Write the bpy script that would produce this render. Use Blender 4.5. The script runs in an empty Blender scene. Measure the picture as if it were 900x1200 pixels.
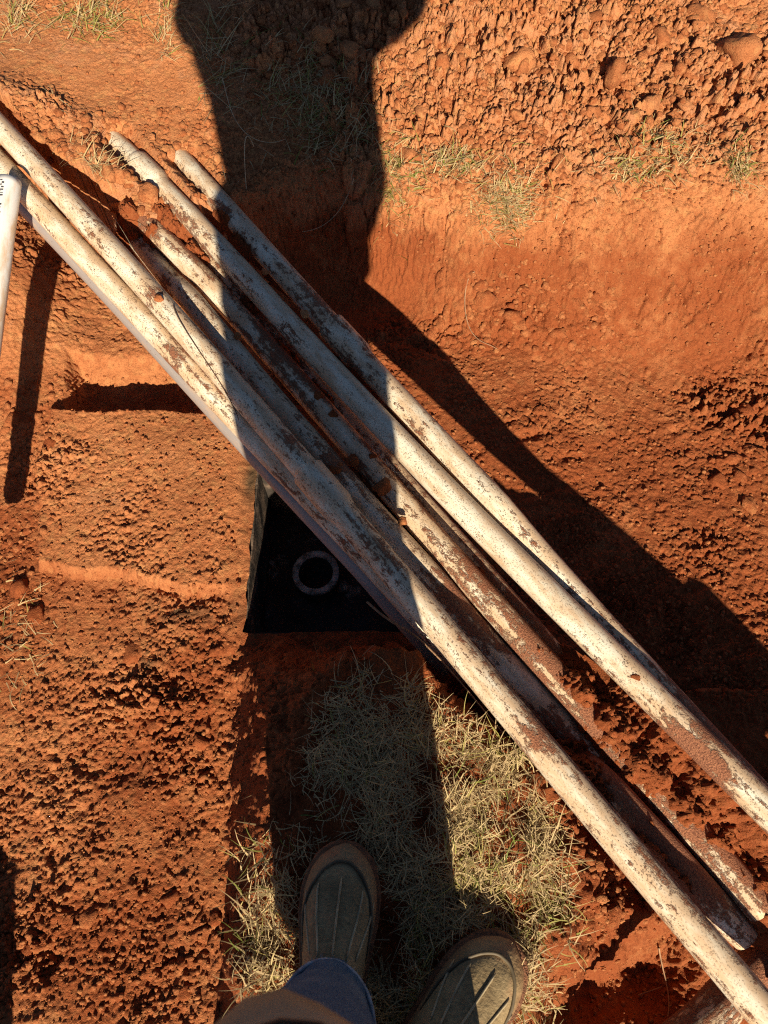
import bpy, bmesh, math, random
import numpy as np
from mathutils import Vector, Matrix, noise as mnoise

scene = bpy.context.scene
COL = scene.collection
rng = np.random.default_rng(7)
random.seed(7)

# ------------------------------------------------------------------ camera
FPX, PITCH, CAMH = 870.0, math.radians(25), 1.2          # focal length in photo pixels (900x1200)
SP, CP = math.sin(PITCH), math.cos(PITCH)
cam_d = bpy.data.cameras.new('camera')
cam = bpy.data.objects.new('camera', cam_d); COL.objects.link(cam)
cam.location = (0, 0, CAMH); cam.rotation_euler = (PITCH, 0, 0)
cam_d.sensor_fit = 'VERTICAL'; cam_d.sensor_height = 24.0
cam_d.lens = 24.0 * FPX / 1200.0
cam_d.clip_start = 0.01; cam_d.clip_end = 500
cam_d.dof.use_dof = True; cam_d.dof.focus_distance = 1.35; cam_d.dof.aperture_fstop = 5.0
scene.camera = cam

# ------------------------------------------------------------------ sky and sun
SUN_EL, SUN_AZ = math.radians(30.5), math.radians(6.5)      # light travels +y, drifting to -x
sdir = Vector((-math.sin(SUN_AZ) * math.cos(SUN_EL), math.cos(SUN_AZ) * math.cos(SUN_EL), -math.sin(SUN_EL)))
world = bpy.data.worlds.new('World'); scene.world = world; world.use_nodes = True
wn = world.node_tree.nodes; wl = world.node_tree.links
sky = wn.new('ShaderNodeTexSky'); sky.sky_type = 'NISHITA'; sky.sun_disc = False
sky.sun_elevation = SUN_EL
sky.sun_rotation = math.atan2(-sdir.x, -sdir.y)
sky.air_density = 0.55; sky.dust_density = 0.2; sky.altitude = 1200
wl.new(sky.outputs[0], wn['Background'].inputs[0]); wn['Background'].inputs[1].default_value = 0.05
sun_d = bpy.data.lights.new('sun', 'SUN'); sun_d.energy = 5.0; sun_d.angle = math.radians(0.53)
sun_d.color = (1.0, 0.89, 0.72)
sun = bpy.data.objects.new('sun', sun_d); COL.objects.link(sun)
sun.rotation_euler = sdir.to_track_quat('-Z', 'Y').to_euler(); sun.location = (0, -5, 5)
vs = scene.view_settings
vs.view_transform = 'Standard'; vs.look = 'None'; vs.exposure = 0.78; vs.gamma = 1.0; vs.use_curve_mapping = False
try:
    scene.cycles.use_denoising = False
    scene.cycles.denoiser = 'OPENIMAGEDENOISE'
    scene.cycles.max_bounces = 6
    scene.cycles.filter_width = 1.1
except Exception:
    pass

# ------------------------------------------------------------------ small helpers
def at(u, v, z):
    """world point of photo pixel (u, v) at height z"""
    x = (u - 450) / FPX; up = (600 - v) / FPX
    d = np.array([x, up * CP + SP, up * SP - CP])
    return d * ((z - CAMH) / d[2]) + np.array([0, 0, CAMH])

def tag(o, label=None, cat=None, group=None, kind=None):
    if label: o['label'] = label
    if cat: o['category'] = cat
    if group: o['group'] = group
    if kind: o['kind'] = kind
    return o

def link(name, me, mat=None, parent=None):
    o = bpy.data.objects.new(name, me); COL.objects.link(o)
    if mat is not None and not me.materials: me.materials.append(mat)
    if parent is not None: o.parent = parent
    return o

def mesh_from(name, V, F, smooth=True):
    me = bpy.data.meshes.new(name)
    me.from_pydata([tuple(map(float, v)) for v in V], [], F)
    if smooth: me.polygons.foreach_set('use_smooth', [True] * len(me.polygons))
    me.update(); return me

def grid_mesh(name, V, quads, smooth=True):
    """fast path: V (n,3), quads (m,4)"""
    me = bpy.data.meshes.new(name)
    n, m = len(V), len(quads); k = quads.shape[1]
    me.vertices.add(n); me.vertices.foreach_set('co', np.asarray(V, np.float32).ravel())
    me.loops.add(m * k); me.loops.foreach_set('vertex_index', np.asarray(quads, np.int32).ravel())
    me.polygons.add(m)
    me.polygons.foreach_set('loop_start', np.arange(0, m * k, k, dtype=np.int32))
    try: me.polygons.foreach_set('loop_total', np.full(m, k, np.int32))
    except Exception: pass
    me.polygons.foreach_set('use_smooth', np.full(m, smooth, bool))
    me.update(calc_edges=True); me.validate(); return me

def fattr(me, name, vals):
    a = me.attributes.new(name, 'FLOAT', 'POINT'); a.data.foreach_set('value', np.asarray(vals, np.float32))

def vattr(me, name, vals):
    a = me.attributes.new(name, 'FLOAT_VECTOR', 'POINT'); a.data.foreach_set('vector', np.asarray(vals, np.float32).ravel())

def sstep(a, b, x):
    t = np.clip((x - a) / (b - a), 0, 1); return t * t * (3 - 2 * t)

# vectorised noise -------------------------------------------------------------
def _hash(ix, iy, seed):
    h = (ix.astype(np.int64) * 374761393 + iy.astype(np.int64) * 668265263 + seed * 1442695041) & 0x7fffffff
    h = ((h ^ (h >> 13)) * 1274126177) & 0x7fffffff
    h = ((h ^ (h >> 16)) * 2246822519) & 0x7fffffff
    return (h & 0xffff) / 65535.0

def vnoise(x, y, seed=0):
    ix = np.floor(x); iy = np.floor(y); fx = x - ix; fy = y - iy
    fx = fx * fx * fx * (fx * (fx * 6 - 15) + 10); fy = fy * fy * fy * (fy * (fy * 6 - 15) + 10)
    a = _hash(ix, iy, seed); b = _hash(ix + 1, iy, seed); c = _hash(ix, iy + 1, seed); d = _hash(ix + 1, iy + 1, seed)
    return (a + (b - a) * fx) * (1 - fy) + (c + (d - c) * fx) * fy - 0.5

def fbm(x, y, scale, octs=4, seed=0, gain=0.5):
    r = np.zeros_like(x); amp = 1.0; f = 1.0 / scale
    ca, sa = math.cos(0.6), math.sin(0.6)
    for o in range(octs):
        xr = (x * ca - y * sa) if o % 2 else x; yr = (x * sa + y * ca) if o % 2 else y
        r += amp * vnoise(xr * f + 17.3 * o, yr * f - 9.1 * o, seed + o * 13); amp *= gain; f *= 2.03
    return r

def worley(x, y, scale, seed=0):
    """F1, F2 (in cells) and a random value of the nearest cell"""
    px, py = x / scale, y / scale
    ix, iy = np.floor(px), np.floor(py)
    f1 = np.full(x.shape, 9.0); f2 = np.full(x.shape, 9.0); rv = np.zeros(x.shape); tl = np.zeros(x.shape)
    for dx in (-1, 0, 1):
        for dy in (-1, 0, 1):
            cx, cy = ix + dx, iy + dy
            ox = cx + _hash(cx, cy, seed) - px; oy = cy + _hash(cx, cy, seed + 5) - py
            d = np.hypot(ox, oy)
            r = _hash(cx, cy, seed + 9)
            tt = ox * (_hash(cx, cy, seed + 21) - .5) + oy * (_hash(cx, cy, seed + 33) - .5)
            near = d < f1
            f2 = np.where(near, f1, np.minimum(f2, d)); rv = np.where(near, r, rv); tl = np.where(near, tt, tl); f1 = np.where(near, d, f1)
    return f1, f2, rv, tl

def plates(x, y, scale, seed, gap=.2):
    f1, f2, rv, tl = worley(x, y, scale, seed)
    return sstep(0, gap, f2 - f1) * (.35 + .65 * rv + 1.3 * tl) - .15 * f1

def poly_sdf(x, y, P):
    """signed distance to polygon, positive inside"""
    P = np.asarray(P)[:, :2]; d = np.full(x.shape, 1e9); ins = np.zeros(x.shape, bool)
    n = len(P)
    for i in range(n):
        ax, ay = P[i]; bx, by = P[(i + 1) % n]
        ex, ey = bx - ax, by - ay; L = ex * ex + ey * ey + 1e-12
        t = np.clip(((x - ax) * ex + (y - ay) * ey) / L, 0, 1)
        d = np.minimum(d, (x - ax - t * ex) ** 2 + (y - ay - t * ey) ** 2)
        c = ((ay > y) != (by > y)) & (x < (bx - ax) * (y - ay) / (by - ay + 1e-15) + ax)
        ins ^= c
    d = np.sqrt(d); return np.where(ins, d, -d)

# ------------------------------------------------------------------ materials
class NT:
    def __init__(self, name):
        self.m = bpy.data.materials.new(name); self.m.use_nodes = True
        self.n = self.m.node_tree.nodes; self.l = self.m.node_tree.links
        self.b = self.n['Principled BSDF']
    def new(self, t, **kw):
        x = self.n.new(t)
        for k, v in kw.items(): setattr(x, k, v)
        return x
    def put(self, a, b): self.l.new(a, b)
    def val(self, s, v):
        if hasattr(v, 'is_output') or hasattr(v, 'links'): self.l.new(v, s)
        else: s.default_value = v
    def noise(self, vec, scale, detail=4, rough=0.55, dist=0.0):
        x = self.new('ShaderNodeTexNoise'); x.inputs['Scale'].default_value = scale
        x.inputs['Detail'].default_value = detail; x.inputs['Roughness'].default_value = rough
        x.inputs['Distortion'].default_value = dist
        if vec is not None: self.put(vec, x.inputs['Vector'])
        return x.outputs['Fac']
    def math(self, op, a, b=0.0, clamp=False):
        x = self.new('ShaderNodeMath', operation=op); x.use_clamp = clamp
        self.val(x.inputs[0], a); self.val(x.inputs[1], b); return x.outputs[0]
    def ramp(self, f, lo, hi, a=0.0, b=1.0):
        x = self.new('ShaderNodeMapRange'); x.interpolation_type = 'SMOOTHSTEP'
        self.val(x.inputs[0], f)
        for i, v in zip((1, 2, 3, 4), (lo, hi, a, b)): self.val(x.inputs[i], v)
        return x.outputs[0]
    def mix(self, f, a, b):
        x = self.new('ShaderNodeMix', data_type='RGBA'); self.val(x.inputs[0], f)
        for s, v in ((x.inputs[6], a), (x.inputs[7], b)):
            if isinstance(v, tuple): s.default_value = (*v, 1)
            else: self.put(v, s)
        return x.outputs[2]
    def attr(self, name): return self.new('ShaderNodeAttribute', attribute_name=name)
    def scale(self, vec, s):
        x = self.new('ShaderNodeMapping'); self.put(vec, x.inputs[0]); x.inputs['Scale'].default_value = s; return x.outputs[0]
    def bump(self, h, dist, strength=1.0, nrm=None):
        x = self.new('ShaderNodeBump'); x.inputs['Distance'].default_value = dist; x.inputs['Strength'].default_value = strength
        self.put(h, x.inputs['Height'])
        if nrm is not None: self.put(nrm, x.inputs['Normal'])
        return x.outputs[0]
    def out(self, col, rough=0.9, nrm=None, spec=0.25):
        if isinstance(col, tuple): self.b.inputs['Base Color'].default_value = (*col, 1)
        else: self.put(col, self.b.inputs['Base Color'])
        self.val(self.b.inputs['Roughness'], rough)
        self.b.inputs['Specular IOR Level'].default_value = spec
        if nrm is not None: self.put(nrm, self.b.inputs['Normal'])
        return self.m

SOIL_DRY = (0.55, 0.210, 0.078)
SOIL_RED = (0.31, 0.080, 0.024)
SOIL_DARK = (0.17, 0.045, 0.018)
SOIL_OCHRE = (0.60, 0.30, 0.11)

def soil_material(name, dry, use_attr=False, rnd=False):
    t = NT(name)
    pos = t.new('ShaderNodeNewGeometry').outputs['Position']
    big = t.noise(pos, 5, 5); mid = t.noise(pos, 38, 5, 0.6); fine = t.noise(pos, 260, 4, 0.7)
    if use_attr: d = t.attr('dry').outputs['Fac']
    elif rnd:
        d = t.math('ADD', t.math('MULTIPLY', t.new('ShaderNodeObjectInfo').outputs['Random'], 0.5), dry - 0.25)
    else: d = t.math('ADD', t.math('MULTIPLY', big, 0.001), dry)
    d2 = t.math('ADD', d, t.math('MULTIPLY', t.math('SUBTRACT', mid, 0.5), 0.9))
    c = t.mix(t.ramp(d2, 0.1, 0.9), SOIL_RED, SOIL_DRY)
    c = t.mix(t.ramp(d2, 0.80, 1.20, 0, .65), c, (0.60, 0.29, 0.145))
    c = t.mix(t.math('MULTIPLY', t.ramp(big, 0.54, 0.78), 0.35), c, SOIL_DARK)
    vor = t.new('ShaderNodeTexVoronoi'); vor.inputs['Scale'].default_value = 70; t.put(pos, vor.inputs['Vector'])
    sep = t.new('ShaderNodeSeparateColor'); t.put(vor.outputs['Color'], sep.inputs[0])
    c = t.mix(t.math('MULTIPLY', t.ramp(sep.outputs[0], 0.72, 0.95), t.math('MULTIPLY', d, 0.45)), c, SOIL_OCHRE)
    c = t.mix(t.math('MULTIPLY', t.ramp(fine, 0.5, 0.70), 0.65), c, SOIL_DARK)
    c = t.mix(t.math('MULTIPLY', t.ramp(fine, 0.44, 0.28), 0.35), c, SOIL_OCHRE)
    if use_attr:
        c = t.mix(t.attr('stain').outputs['Fac'], c, (0.05, 0.045, 0.025))
    h = t.math('ADD', t.math('MULTIPLY', fine, 0.6), t.math('MULTIPLY', t.noise(pos, 620, 3, 0.7), 0.4))
    return t.out(c, 0.93, t.bump(h, 0.008, 0.9), 0.15)

MAT = {}
MAT['ground'] = soil_material('red clay soil', 0.5, use_attr=True)
MAT['clod'] = soil_material('dry clay clod', 0.70, rnd=True)
MAT['loose'] = soil_material('loose damp soil', 0.12)
MAT['crumb'] = soil_material('soil crumbs', 0.5)

def pvc_material(name, clean=0.0, tone=(0.74, 0.70, 0.62)):
    t = NT(name)
    pc = t.attr('pc').outputs['Vector']; mud = t.attr('mud').outputs['Fac']
    streak = t.noise(t.scale(pc, (7, 70, 70)), 1.0, 5, 0.6)
    blot = t.noise(t.scale(pc, (62, 85, 85)), 1.0, 6, 0.72, 0.2)
    speck = t.noise(t.scale(pc, (330, 380, 380)), 1.0, 3, 0.65)
    film = t.noise(t.scale(pc, (13, 45, 45)), 1.0, 6, 0.65)
    scr = t.noise(t.scale(pc, (9, 900, 900)), 1.0, 3, 0.5)
    side = t.attr('side').outputs['Fac']                       # 1 along the flanks where mud film collected
    c = t.mix(t.ramp(scr, 0.55, 0.75, 0, 0.35), tone, (0.55, 0.46, 0.36))
    f = t.math('ADD', film, t.math('MULTIPLY', side, 0.26))
    f = t.math('ADD', f, t.math('MULTIPLY', mud, 0.35))
    c = t.mix(t.ramp(f, 0.36 + clean, 0.66 + clean, 0.10, 0.85), c, (0.56, 0.35, 0.185))
    m = t.math('ADD', t.math('MULTIPLY', streak, 0.45), t.math('MULTIPLY', blot, 0.55))
    m = t.math('ADD', m, t.math('MULTIPLY', speck, 0.10))
    m = t.math('ADD', m, t.math('MULTIPLY', mud, 0.42))
    m = t.math('ADD', m, t.math('MULTIPLY', side, 0.05))
    mm = t.ramp(m, 0.615 + clean, 0.70 + clean)
    sp = t.ramp(t.math('ADD', speck, t.math('MULTIPLY', blot, 0.35)), 0.765 + clean, 0.795 + clean)
    c = t.mix(t.math('MULTIPLY', sp, t.ramp(streak, .40, .60, .15, .9)), c, (0.13, 0.085, 0.055))
    mudc = t.mix(t.ramp(speck, 0.35, 0.65), (0.17, 0.060, 0.030), (0.42, 0.17, 0.08))
    c = t.mix(mm, c, mudc)
    rough = t.ramp(mm, 0.0, 1.0, 0.42, 0.95)
    h = t.math('ADD', t.math('MULTIPLY', mm, t.math('ADD', speck, 0.4)), t.math('MULTIPLY', sp, 0.25))
    return t.out(c, rough, t.bump(h, 0.0035, 0.9), 0.4)

MAT['pvc'] = pvc_material('muddy white plastic pipe', 0.0, (0.80, 0.73, 0.56))
MAT['pvc_grey'] = pvc_material('grey plastic pipe', 0.10, (0.27, 0.25, 0.24))
MAT['pvc_clean'] = pvc_material('clean white plastic pipe', 0.24, (0.72, 0.71, 0.67))

def plain(name, col, rough=0.8, vary=0.3, scale=40, bump=0.0, spec=0.3):
    t = NT(name)
    pos = t.new('ShaderNodeTexCoord').outputs['Object']
    n = t.noise(pos, scale, 5, 0.6)
    c = t.mix(t.ramp(n, 0.3, 0.7), tuple(k * (1 - vary) for k in col), tuple(min(1, k * (1 + vary)) for k in col))
    nr = t.bump(t.noise(pos, scale * 6, 3), bump) if bump else None
    return t.out(c, rough, nr, spec)

# ------------------------------------------------------------------ the pipes' courses (needed before the soil that lies on them)
R = 0.0242
PIPES = {
 # key: (list of (u, v, z), radius)
 'A':  ([(209,183,-.022),(222,197,-.010),(314,300,.010),(450,450,.022),(544,550,.030),(650,662,.042),(750,762,.052),(900,917,.070),(1000,1022,.080),(1160,1190,.095)], R),
 'B':  ([(133,164,-.012),(150,181,.002),(220,251,.012),(301,340,.018),(359,400,.022),(403,450,.026),(500,550,.034),(581,639,.038),(647,700,.042),(752,801,.046),(900,950,.055),(1000,1052,.060),(1160,1215,.066)], R),
 'C1': ([(152,244,-.022),(171,264,-.020),(338,433,-.012),(443,561,-.010),(493,617,-.010),(579,705,-.012),(645,787,-.016),(790,950,-.024),(842,1006,-.028),(894,1066,-.032)], R),
 'C2': ([(200,254,-.032),(350,424,-.026),(412,494,-.024),(471,556,-.020),(523,617,-.016),(608,706,-.012),(672,789,-.010),(780,900,-.008),(887,1015,-.008),(960,1090,-.008),(1080,1215,-.008)], R),
 'D':  ([(140,250,-.040),(291,433,.002),(362,520,.002),(443,606,.000),(531,706,-.006),(601,782,-.012),(670,851,-.020),(753,940,-.035),(800,990,-.045)], R),
 'E':  ([(505,690,-.028),(600,790,-.022),(744,957,-.010),(833,1047,-.008),(894,1090+10,-.010)], R),
 'F':  ([(-40,105,.075),(8,158,.070),(60,215,.066),(212,383,.050),(254,430,.047),(340,525,.046),(368,562,.045),(488,706,.046),(597,833,.048),(739,1000,.052),(812,1089,.052),(907,1200,.052),(1000,1309,.054),(1140,1472,.056)], R),
 'P':  ([(-40,148,.045),(20,215,.042),(100,300,.034),(178,383,.026),(244,452,.018),(308,522,.008),(368,588,-.002),(446,668,-.020),(500,726,-.055),(550,790,-.12)], R),
 'G':  ([(-40,172,.000),(42,252,-.004),(174,388,-.018),(246,470,-.026),(312,542,-.036),(362,594,-.044),(440,675,-.064),(490,736,-.09),(530,775,-.12)], R),
 'H':  ([(700,1298,-.062),(810,1230-16,-.062),(870,1168-8,-.060),(960,1085,-.058)], 0.030),
 'W':  ([(11,212,.106),(-16,420,.008),(-50,690,-.105)], 0.0235),
}

def smooth_course(ctrl, step=0.012):
    P = np.array([at(u, v, z) for u, v, z in ctrl])
    s = np.concatenate([[0], np.cumsum(np.linalg.norm(np.diff(P, axis=0), axis=1))])
    s /= s[-1]
    deg = min(4, len(P) - 1) if len(P) > 4 else (1 if len(P) == 3 else 2)
    L = np.linalg.norm(P[-1] - P[0]); n = max(12, int(L / step))
    q = np.linspace(0, 1, n)
    return np.stack([np.polyval(np.polyfit(s, P[:, k], deg), q) for k in range(3)], 1)

COURSE = {k: (smooth_course(c), r) for k, (c, r) in PIPES.items()}

for k in ('A', 'B', 'C2', 'F'):                      # they run on well beyond the picture
    P, r = COURSE[k]; d = (P[-1] - P[-12]); d /= np.linalg.norm(d); d[2] = 0
    COURSE[k] = (np.concatenate([P, P[-1] + d * (np.arange(1, 66) * .0125)[:, None]]), r)

# keep neighbouring pipes from running into one another: lower one is pushed down where they would meet
ORDER = ['F', 'B', 'P', 'A', 'C1', 'C2', 'D', 'E', 'G', 'H']
for i, k in enumerate(ORDER):
    Pk, rk = COURSE[k]
    for _ in range(2):
        push = np.zeros(len(Pk))
        for j in ORDER[:i]:
            Q, rj = COURSE[j]
            d = Pk[:, None, :2] - Q[None, :, :2]
            h = np.hypot(d[..., 0], d[..., 1]); idx = h.argmin(1); hm = h[np.arange(len(Pk)), idx]
            need = np.sqrt(np.maximum((rk + rj) ** 2 - hm ** 2, 0))
            dz = Q[idx, 2] - Pk[:, 2]
            push = np.maximum(push, np.where(need > 0, need - dz, 0) * (dz > -0.02))
        if push.max() <= 0: break
        w = np.hanning(13); w /= w.sum()
        pm = np.maximum.reduce([np.roll(push, q) for q in range(-5, 6)])
        pm = np.convolve(np.pad(pm, 6, mode='edge'), w, 'valid')
        Pk[:, 2] -= np.maximum(pm, push)
    COURSE[k] = (Pk, rk)

# ------------------------------------------------------------------ ground
def axis(a, b, st, far, g=1.16):
    core = np.arange(a, b + st * 0.5, st); lo, hi = [], []
    d, p = st, a
    while p > -far: d *= g; p -= d; lo.append(p)
    d, p = st, b
    while p < far: d *= g; p += d; hi.append(p)
    return np.concatenate([lo[::-1], core, hi])

GX = axis(-1.0, 1.0, 0.0025, 60); GY = axis(-0.33, 2.03, 0.0025, 60)
X, Y = np.meshgrid(GX, GY)                                   # rows are y

W2 = lambda pts, z: [at(u, v, z)[:2] for u, v in pts]
RIM = ([(-.17, -1.2)] + W2([(285,1200),(284,1150),(290,1060),(300,990),(330,935),(342,870),(358,812),(395,775),(440,752),(485,756),(515,815),
        (560,850),(600,865),(640,915),(660,970),(668,1050),(655,1130),(648,1200)], 0.0) + [(.2, -1.2), (1.9, -1.2), (2.4, -.5), (2.4, 1.35)]
       + W2([(900,218),(820,212),(720,222),(640,232),(560,226),(500,220),(440,215),(400,208),(340,205),(300,222),(262,232),(215,246),(160,258),(110,228),(60,182),(0,128)], 0.0)
       + [(-1.4, 1.75), (-1.9, 1.4), (-1.9, -.42), (-.82, -.42), (-.61, -.47), (-.58, -.62), (-.56, -1.2)])
FLOOR = ([(-.30, -1.1)] + W2([(258,1200),(258,1000),(268,900),(272,800),(276,756),(470,756),(530,800),(620,880),(720,960),(790,1040),(800,1110),(720,1180)], -.27)
         + [(.42, -1.1), (1.7, -1.1), (2.1, -.5), (2.1, 1.1)]
         + W2([(900,445),(800,438),(700,432),(620,420),(560,400),(500,378),(440,345),(390,330),(350,335),(300,352),(240,362),(180,340),(120,300),(60,262),(0,235)], -.27)
         + [(-1.2, 1.4), (-1.6, 1.2), (-1.6, -.32), (-.82, -.34), (-.58, -.41), (-.535, -.6), (-.50, -1.1)])

wx = fbm(X, Y, 0.11, 4, 21) * 0.05; wy = fbm(X, Y, 0.11, 4, 55) * 0.05
inside_core = (X > -1.05) & (X < 1.05) & (Y > -.4) & (Y < 2.1)
wf = sstep(.8, 1.0, Y) * .2
wy2 = fbm(X, Y, .3, 2, 57) * .10 * wf
d_rim = poly_sdf(X + wx * .6, Y + wy * (.6 + wf) + wy2, RIM); d_flo = -poly_sdf(X + wx, Y + wy, FLOOR)
t = np.clip(d_flo, 0, None) / (np.clip(d_flo, 0, None) + np.clip(d_rim, 0, None) + 1e-9)
t = np.where(d_rim <= 0, 1.0, t); t = np.where(d_flo <= 0, 0.0, t)
far_side = sstep(.7, .9, Y)
prof = (0.35 - .1 * far_side) * t + (0.65 + .1 * far_side) * sstep(0, 1, t)

bank = 0.01 + 0.07 * sstep(1.3, 2.1, Y) + 0.015 * fbm(X, Y, 0.4, 2, 3)
ledge = (Y < 0.5) & (np.abs(X) < 0.5)
bank = np.where(Y < 0.8, 0.0 + 0.012 * fbm(X, Y, 0.15, 3, 4) + .024 * fbm(X, Y, .05, 3, 6), bank)
floor_z = -0.275 - .03 * sstep(.3, .6, X) * (Y > .3) + 0.02 * fbm(X, Y, 0.35, 3, 8)

def blob(u, v, z, rx, ry, rot=0.0):
    p = at(u, v, z); c_, s_ = math.cos(rot), math.sin(rot)
    dx, dy = X - p[0], Y - p[1]
    return np.exp(-(((dx * c_ + dy * s_) / rx) ** 2 + ((-dx * s_ + dy * c_) / ry) ** 2))

# tank lid: a raised rectangular slab of packed clay on the left part of the trench floor
LID = W2([(60,482),(250,482),(420,480),(420,690),(262,694),(150,676),(40,660),(45,560)], -.25)
wx_ = wx
d_lid = poly_sdf(X + wx * .35, Y + wy * .35, LID)
lid = sstep(-0.012, 0.008, d_lid)
# the hollow on the far side of the lid
HOL = W2([(88,484),(92,436),(130,425),(185,424),(250,440),(330,500),(330,560),(255,487)], -.30)
hol = sstep(-0.012, 0.015, poly_sdf(X + wx * .4, Y + wy * .4, HOL))
hol *= sstep(at(170, 420, -.3)[1] + .02, at(170, 480, -.3)[1] + .02, Y + wy * .8)
Z = floor_z + 0.030 * lid
Z = Z + .17 * blob(0, 330, -.2, .16, .30)
Z = Z - 0.085 * hol
Z = Z + (bank - floor_z) * prof
# the slumped face right of the grass, and rubble hollows
slump = blob(735, 1010, -.12, .12, .16)
Z += 0.05 * slump * (1 - prof)
hollow_br = np.clip(blob(790, 1160, -.2, .06, .07) + blob(690, 1190, -.1, .09, .05), 0, 1)
Z -= 0.10 * hollow_br
# spoil heaped over the far ends of the pipes
heap = np.clip(blob(175, 215, 0, .16, .07, -.5) + .7 * blob(60, 150, 0, .16, .05, -.35) + .5 * blob(255, 250, 0, .10, .06, -.7), 0, 1)
Z += 0.026 * heap * sstep(0, .6, prof)

# weathering rounds the far rim off
def boxblur(A, r):
    for ax in (0, 1):
        P_ = np.concatenate([np.repeat(np.take(A, [0], ax), r + 1, ax), A, np.repeat(np.take(A, [-1], ax), r, ax)], ax).cumsum(ax)
        A = (np.take(P_, range(2 * r + 1, P_.shape[ax]), ax) - np.take(P_, range(0, P_.shape[ax] - 2 * r - 1), ax)) / (2 * r + 1)
    return A
Zb = boxblur(boxblur(Z, 20), 16)
bw = sstep(.88, .98, Y) * sstep(-.35, -.15, X)
Z = Z * (1 - bw) + Zb * bw
# earth bank added under the lower right pipes to block sun passing beneath them
pa_, pb_ = at(640, 765, -.05), at(1080, 1215, -.05); e_ = (pb_ - pa_)[:2]; L_ = float(np.hypot(*e_)); e_ = e_ / L_
al = (X - pa_[0]) * e_[0] + (Y - pa_[1]) * e_[1]; ac = -(X - pa_[0]) * e_[1] + (Y - pa_[1]) * e_[0] + wy * .4
shade_berm = sstep(-.16, .04, al) * np.exp(-(np.abs(ac) / .085) ** 3) * (Y < .75)
Z = np.maximum(Z, Z * (1 - shade_berm) + (-.045 + .02 * fbm(X, Y, .1, 2, 66)) * shade_berm)

# roughness of each part of the ground
cl_bank = sstep(1.28, 1.52, Y + .08 * fbm(X, Y, .3, 3, 33)) * sstep(-.25, -.02, X + .1 * fbm(X, Y, .25, 2, 35))
cl_bank = np.maximum(cl_bank, .85 * sstep(1.62, 1.75, Y + .05 * fbm(X, Y, .2, 2, 37)) * sstep(-.42, -.3, X))
cl_bank *= 1 - .75 * blob(880, 30, .05, .18, .10)
smooth_bank = np.clip(.9 * blob(110, 90, .02, .36, .16) + .6 * blob(800, 250, 0, .40, .09) + .5 * blob(640, 300, -.1, .3, .05), 0, 1)
left_floor = sstep(-.20, -.30, X) * sstep(.15, .35, 1 - prof)
right_floor = sstep(.05, .15, X) * sstep(.2, .5, 1 - prof)
near_left = left_floor * sstep(.75, .1, Y)

F1, F2, RV, TL = worley(X + wx * .25, Y + wy * .25, 0.034, 3)
dome = np.clip(1 - (F1 / .75) ** 2, 0, 1); crack = sstep(0.0, .16, F2 - F1)
G1, G2, GV, _ = worley(X + .008 * fbm(X, Y, .02, 2, 71), Y, 0.0125, 11)
crumb = np.clip(1 - (G1 / .8) ** 2, 0, 1) * sstep(0, .2, G2 - G1)
f_med = fbm(X, Y, 0.055, 5, 40, .55); f_fine = fbm(X, Y, 0.016, 3, 60, .6); f_low = fbm(X, Y, .16, 3, 80)
pits = sstep(.16, .34, fbm(X, Y, 0.030, 4, 90, .6)); 
pits2 = sstep(.22, .34, fbm(X, Y, 0.075, 4, 93, .55))

pl_a = plates(X + wx * .3, Y + wy * .3, .046, 131, .16); pl_b = plates(X + wx * .2, Y + wy * .2, .024, 141, .2); pl_c = plates(X + wy * .12, Y + wx * .12, .0115, 151, .25)
patch = sstep(-.12, .22, fbm(X, Y, .10, 3, 161)); patch2 = sstep(-.05, .25, fbm(X, Y, .07, 3, 171))
wall_q = sstep(.0, .15, X) * sstep(.05, .35, prof) * (Y > .9)
grit = fbm(X, Y, .0068, 2, 181, .7)
pl_0 = plates(X + wx * .4, Y + wy * .4, .078, 191, .13)
detail = 0.010 * f_low + 0.0055 * f_med + 0.0038 * f_fine + .0034 * (pl_c - .4) + (.0044 + .0008 * lid) * grit * (.55 + .9 * patch) + .006 * (pl_b - .4) * patch2 * patch
detail *= (1 - .42 * smooth_bank)
detail += wall_q * (.006 * (pl_b - .4) * patch2 + .003 * (pl_c - .4) - .010 * sstep(.86, .97, 1 - np.abs(fbm(X, Y, .12, 3, 431)) * 2) * patch)
detail += cl_bank * (.050 * (pl_a - .3) * patch + .028 * (pl_0 - .3) * patch2 + .022 * (pl_b - .3) * (1 - .5 * patch) + .006 * (pl_c - .3) - .022 * pits2)
detail += heap * (.016 * (pl_b - .3) + .008 * pl_a + .004 * pl_c)
rough_l = left_floor * np.clip(.55 + 1.2 * f_low + .7 * blob(200, 860, -.27, .12, .22) + .8 * blob(10, 640, -.27, .10, .3) + .5 * blob(120, 1130, -.27, .3, .12) + .5 * blob(100, 380, -.27, .2, .1), 0.1, 1.3) * (1 - .6 * lid) * .52
detail += rough_l * (.003 * f_med + .0035 * f_fine + .0045 * (pl_c - .4) + .013 * (pl_b - .4) * patch2 * patch + .012 * (pl_a - .4) * patch2 * (1 - lid) * patch - .010 * pits * patch * (1 - .85 * lid) + .006 * lid * (pl_c - .4) - .013 * pits2 * (1 - lid))
wall_r = sstep(.05, .2, X) * sstep(.03, .35, prof) * sstep(.99, .7, prof) * (Y > .9)
detail += (right_floor * .7 + wall_r * .9) * (.012 * (pl_b - .4) * patch2 * patch + .004 * (pl_c - .4) * patch - .004 * pits * patch2 + .004 * f_fine)
detail += np.clip(blob(610, 370, -.2, .16, .05) + blob(520, 365, -.2, .06, .04), 0, 1) * (.026 * (pl_b - .4) + .022 * (pl_a - .4) - .012 * pits)
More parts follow.
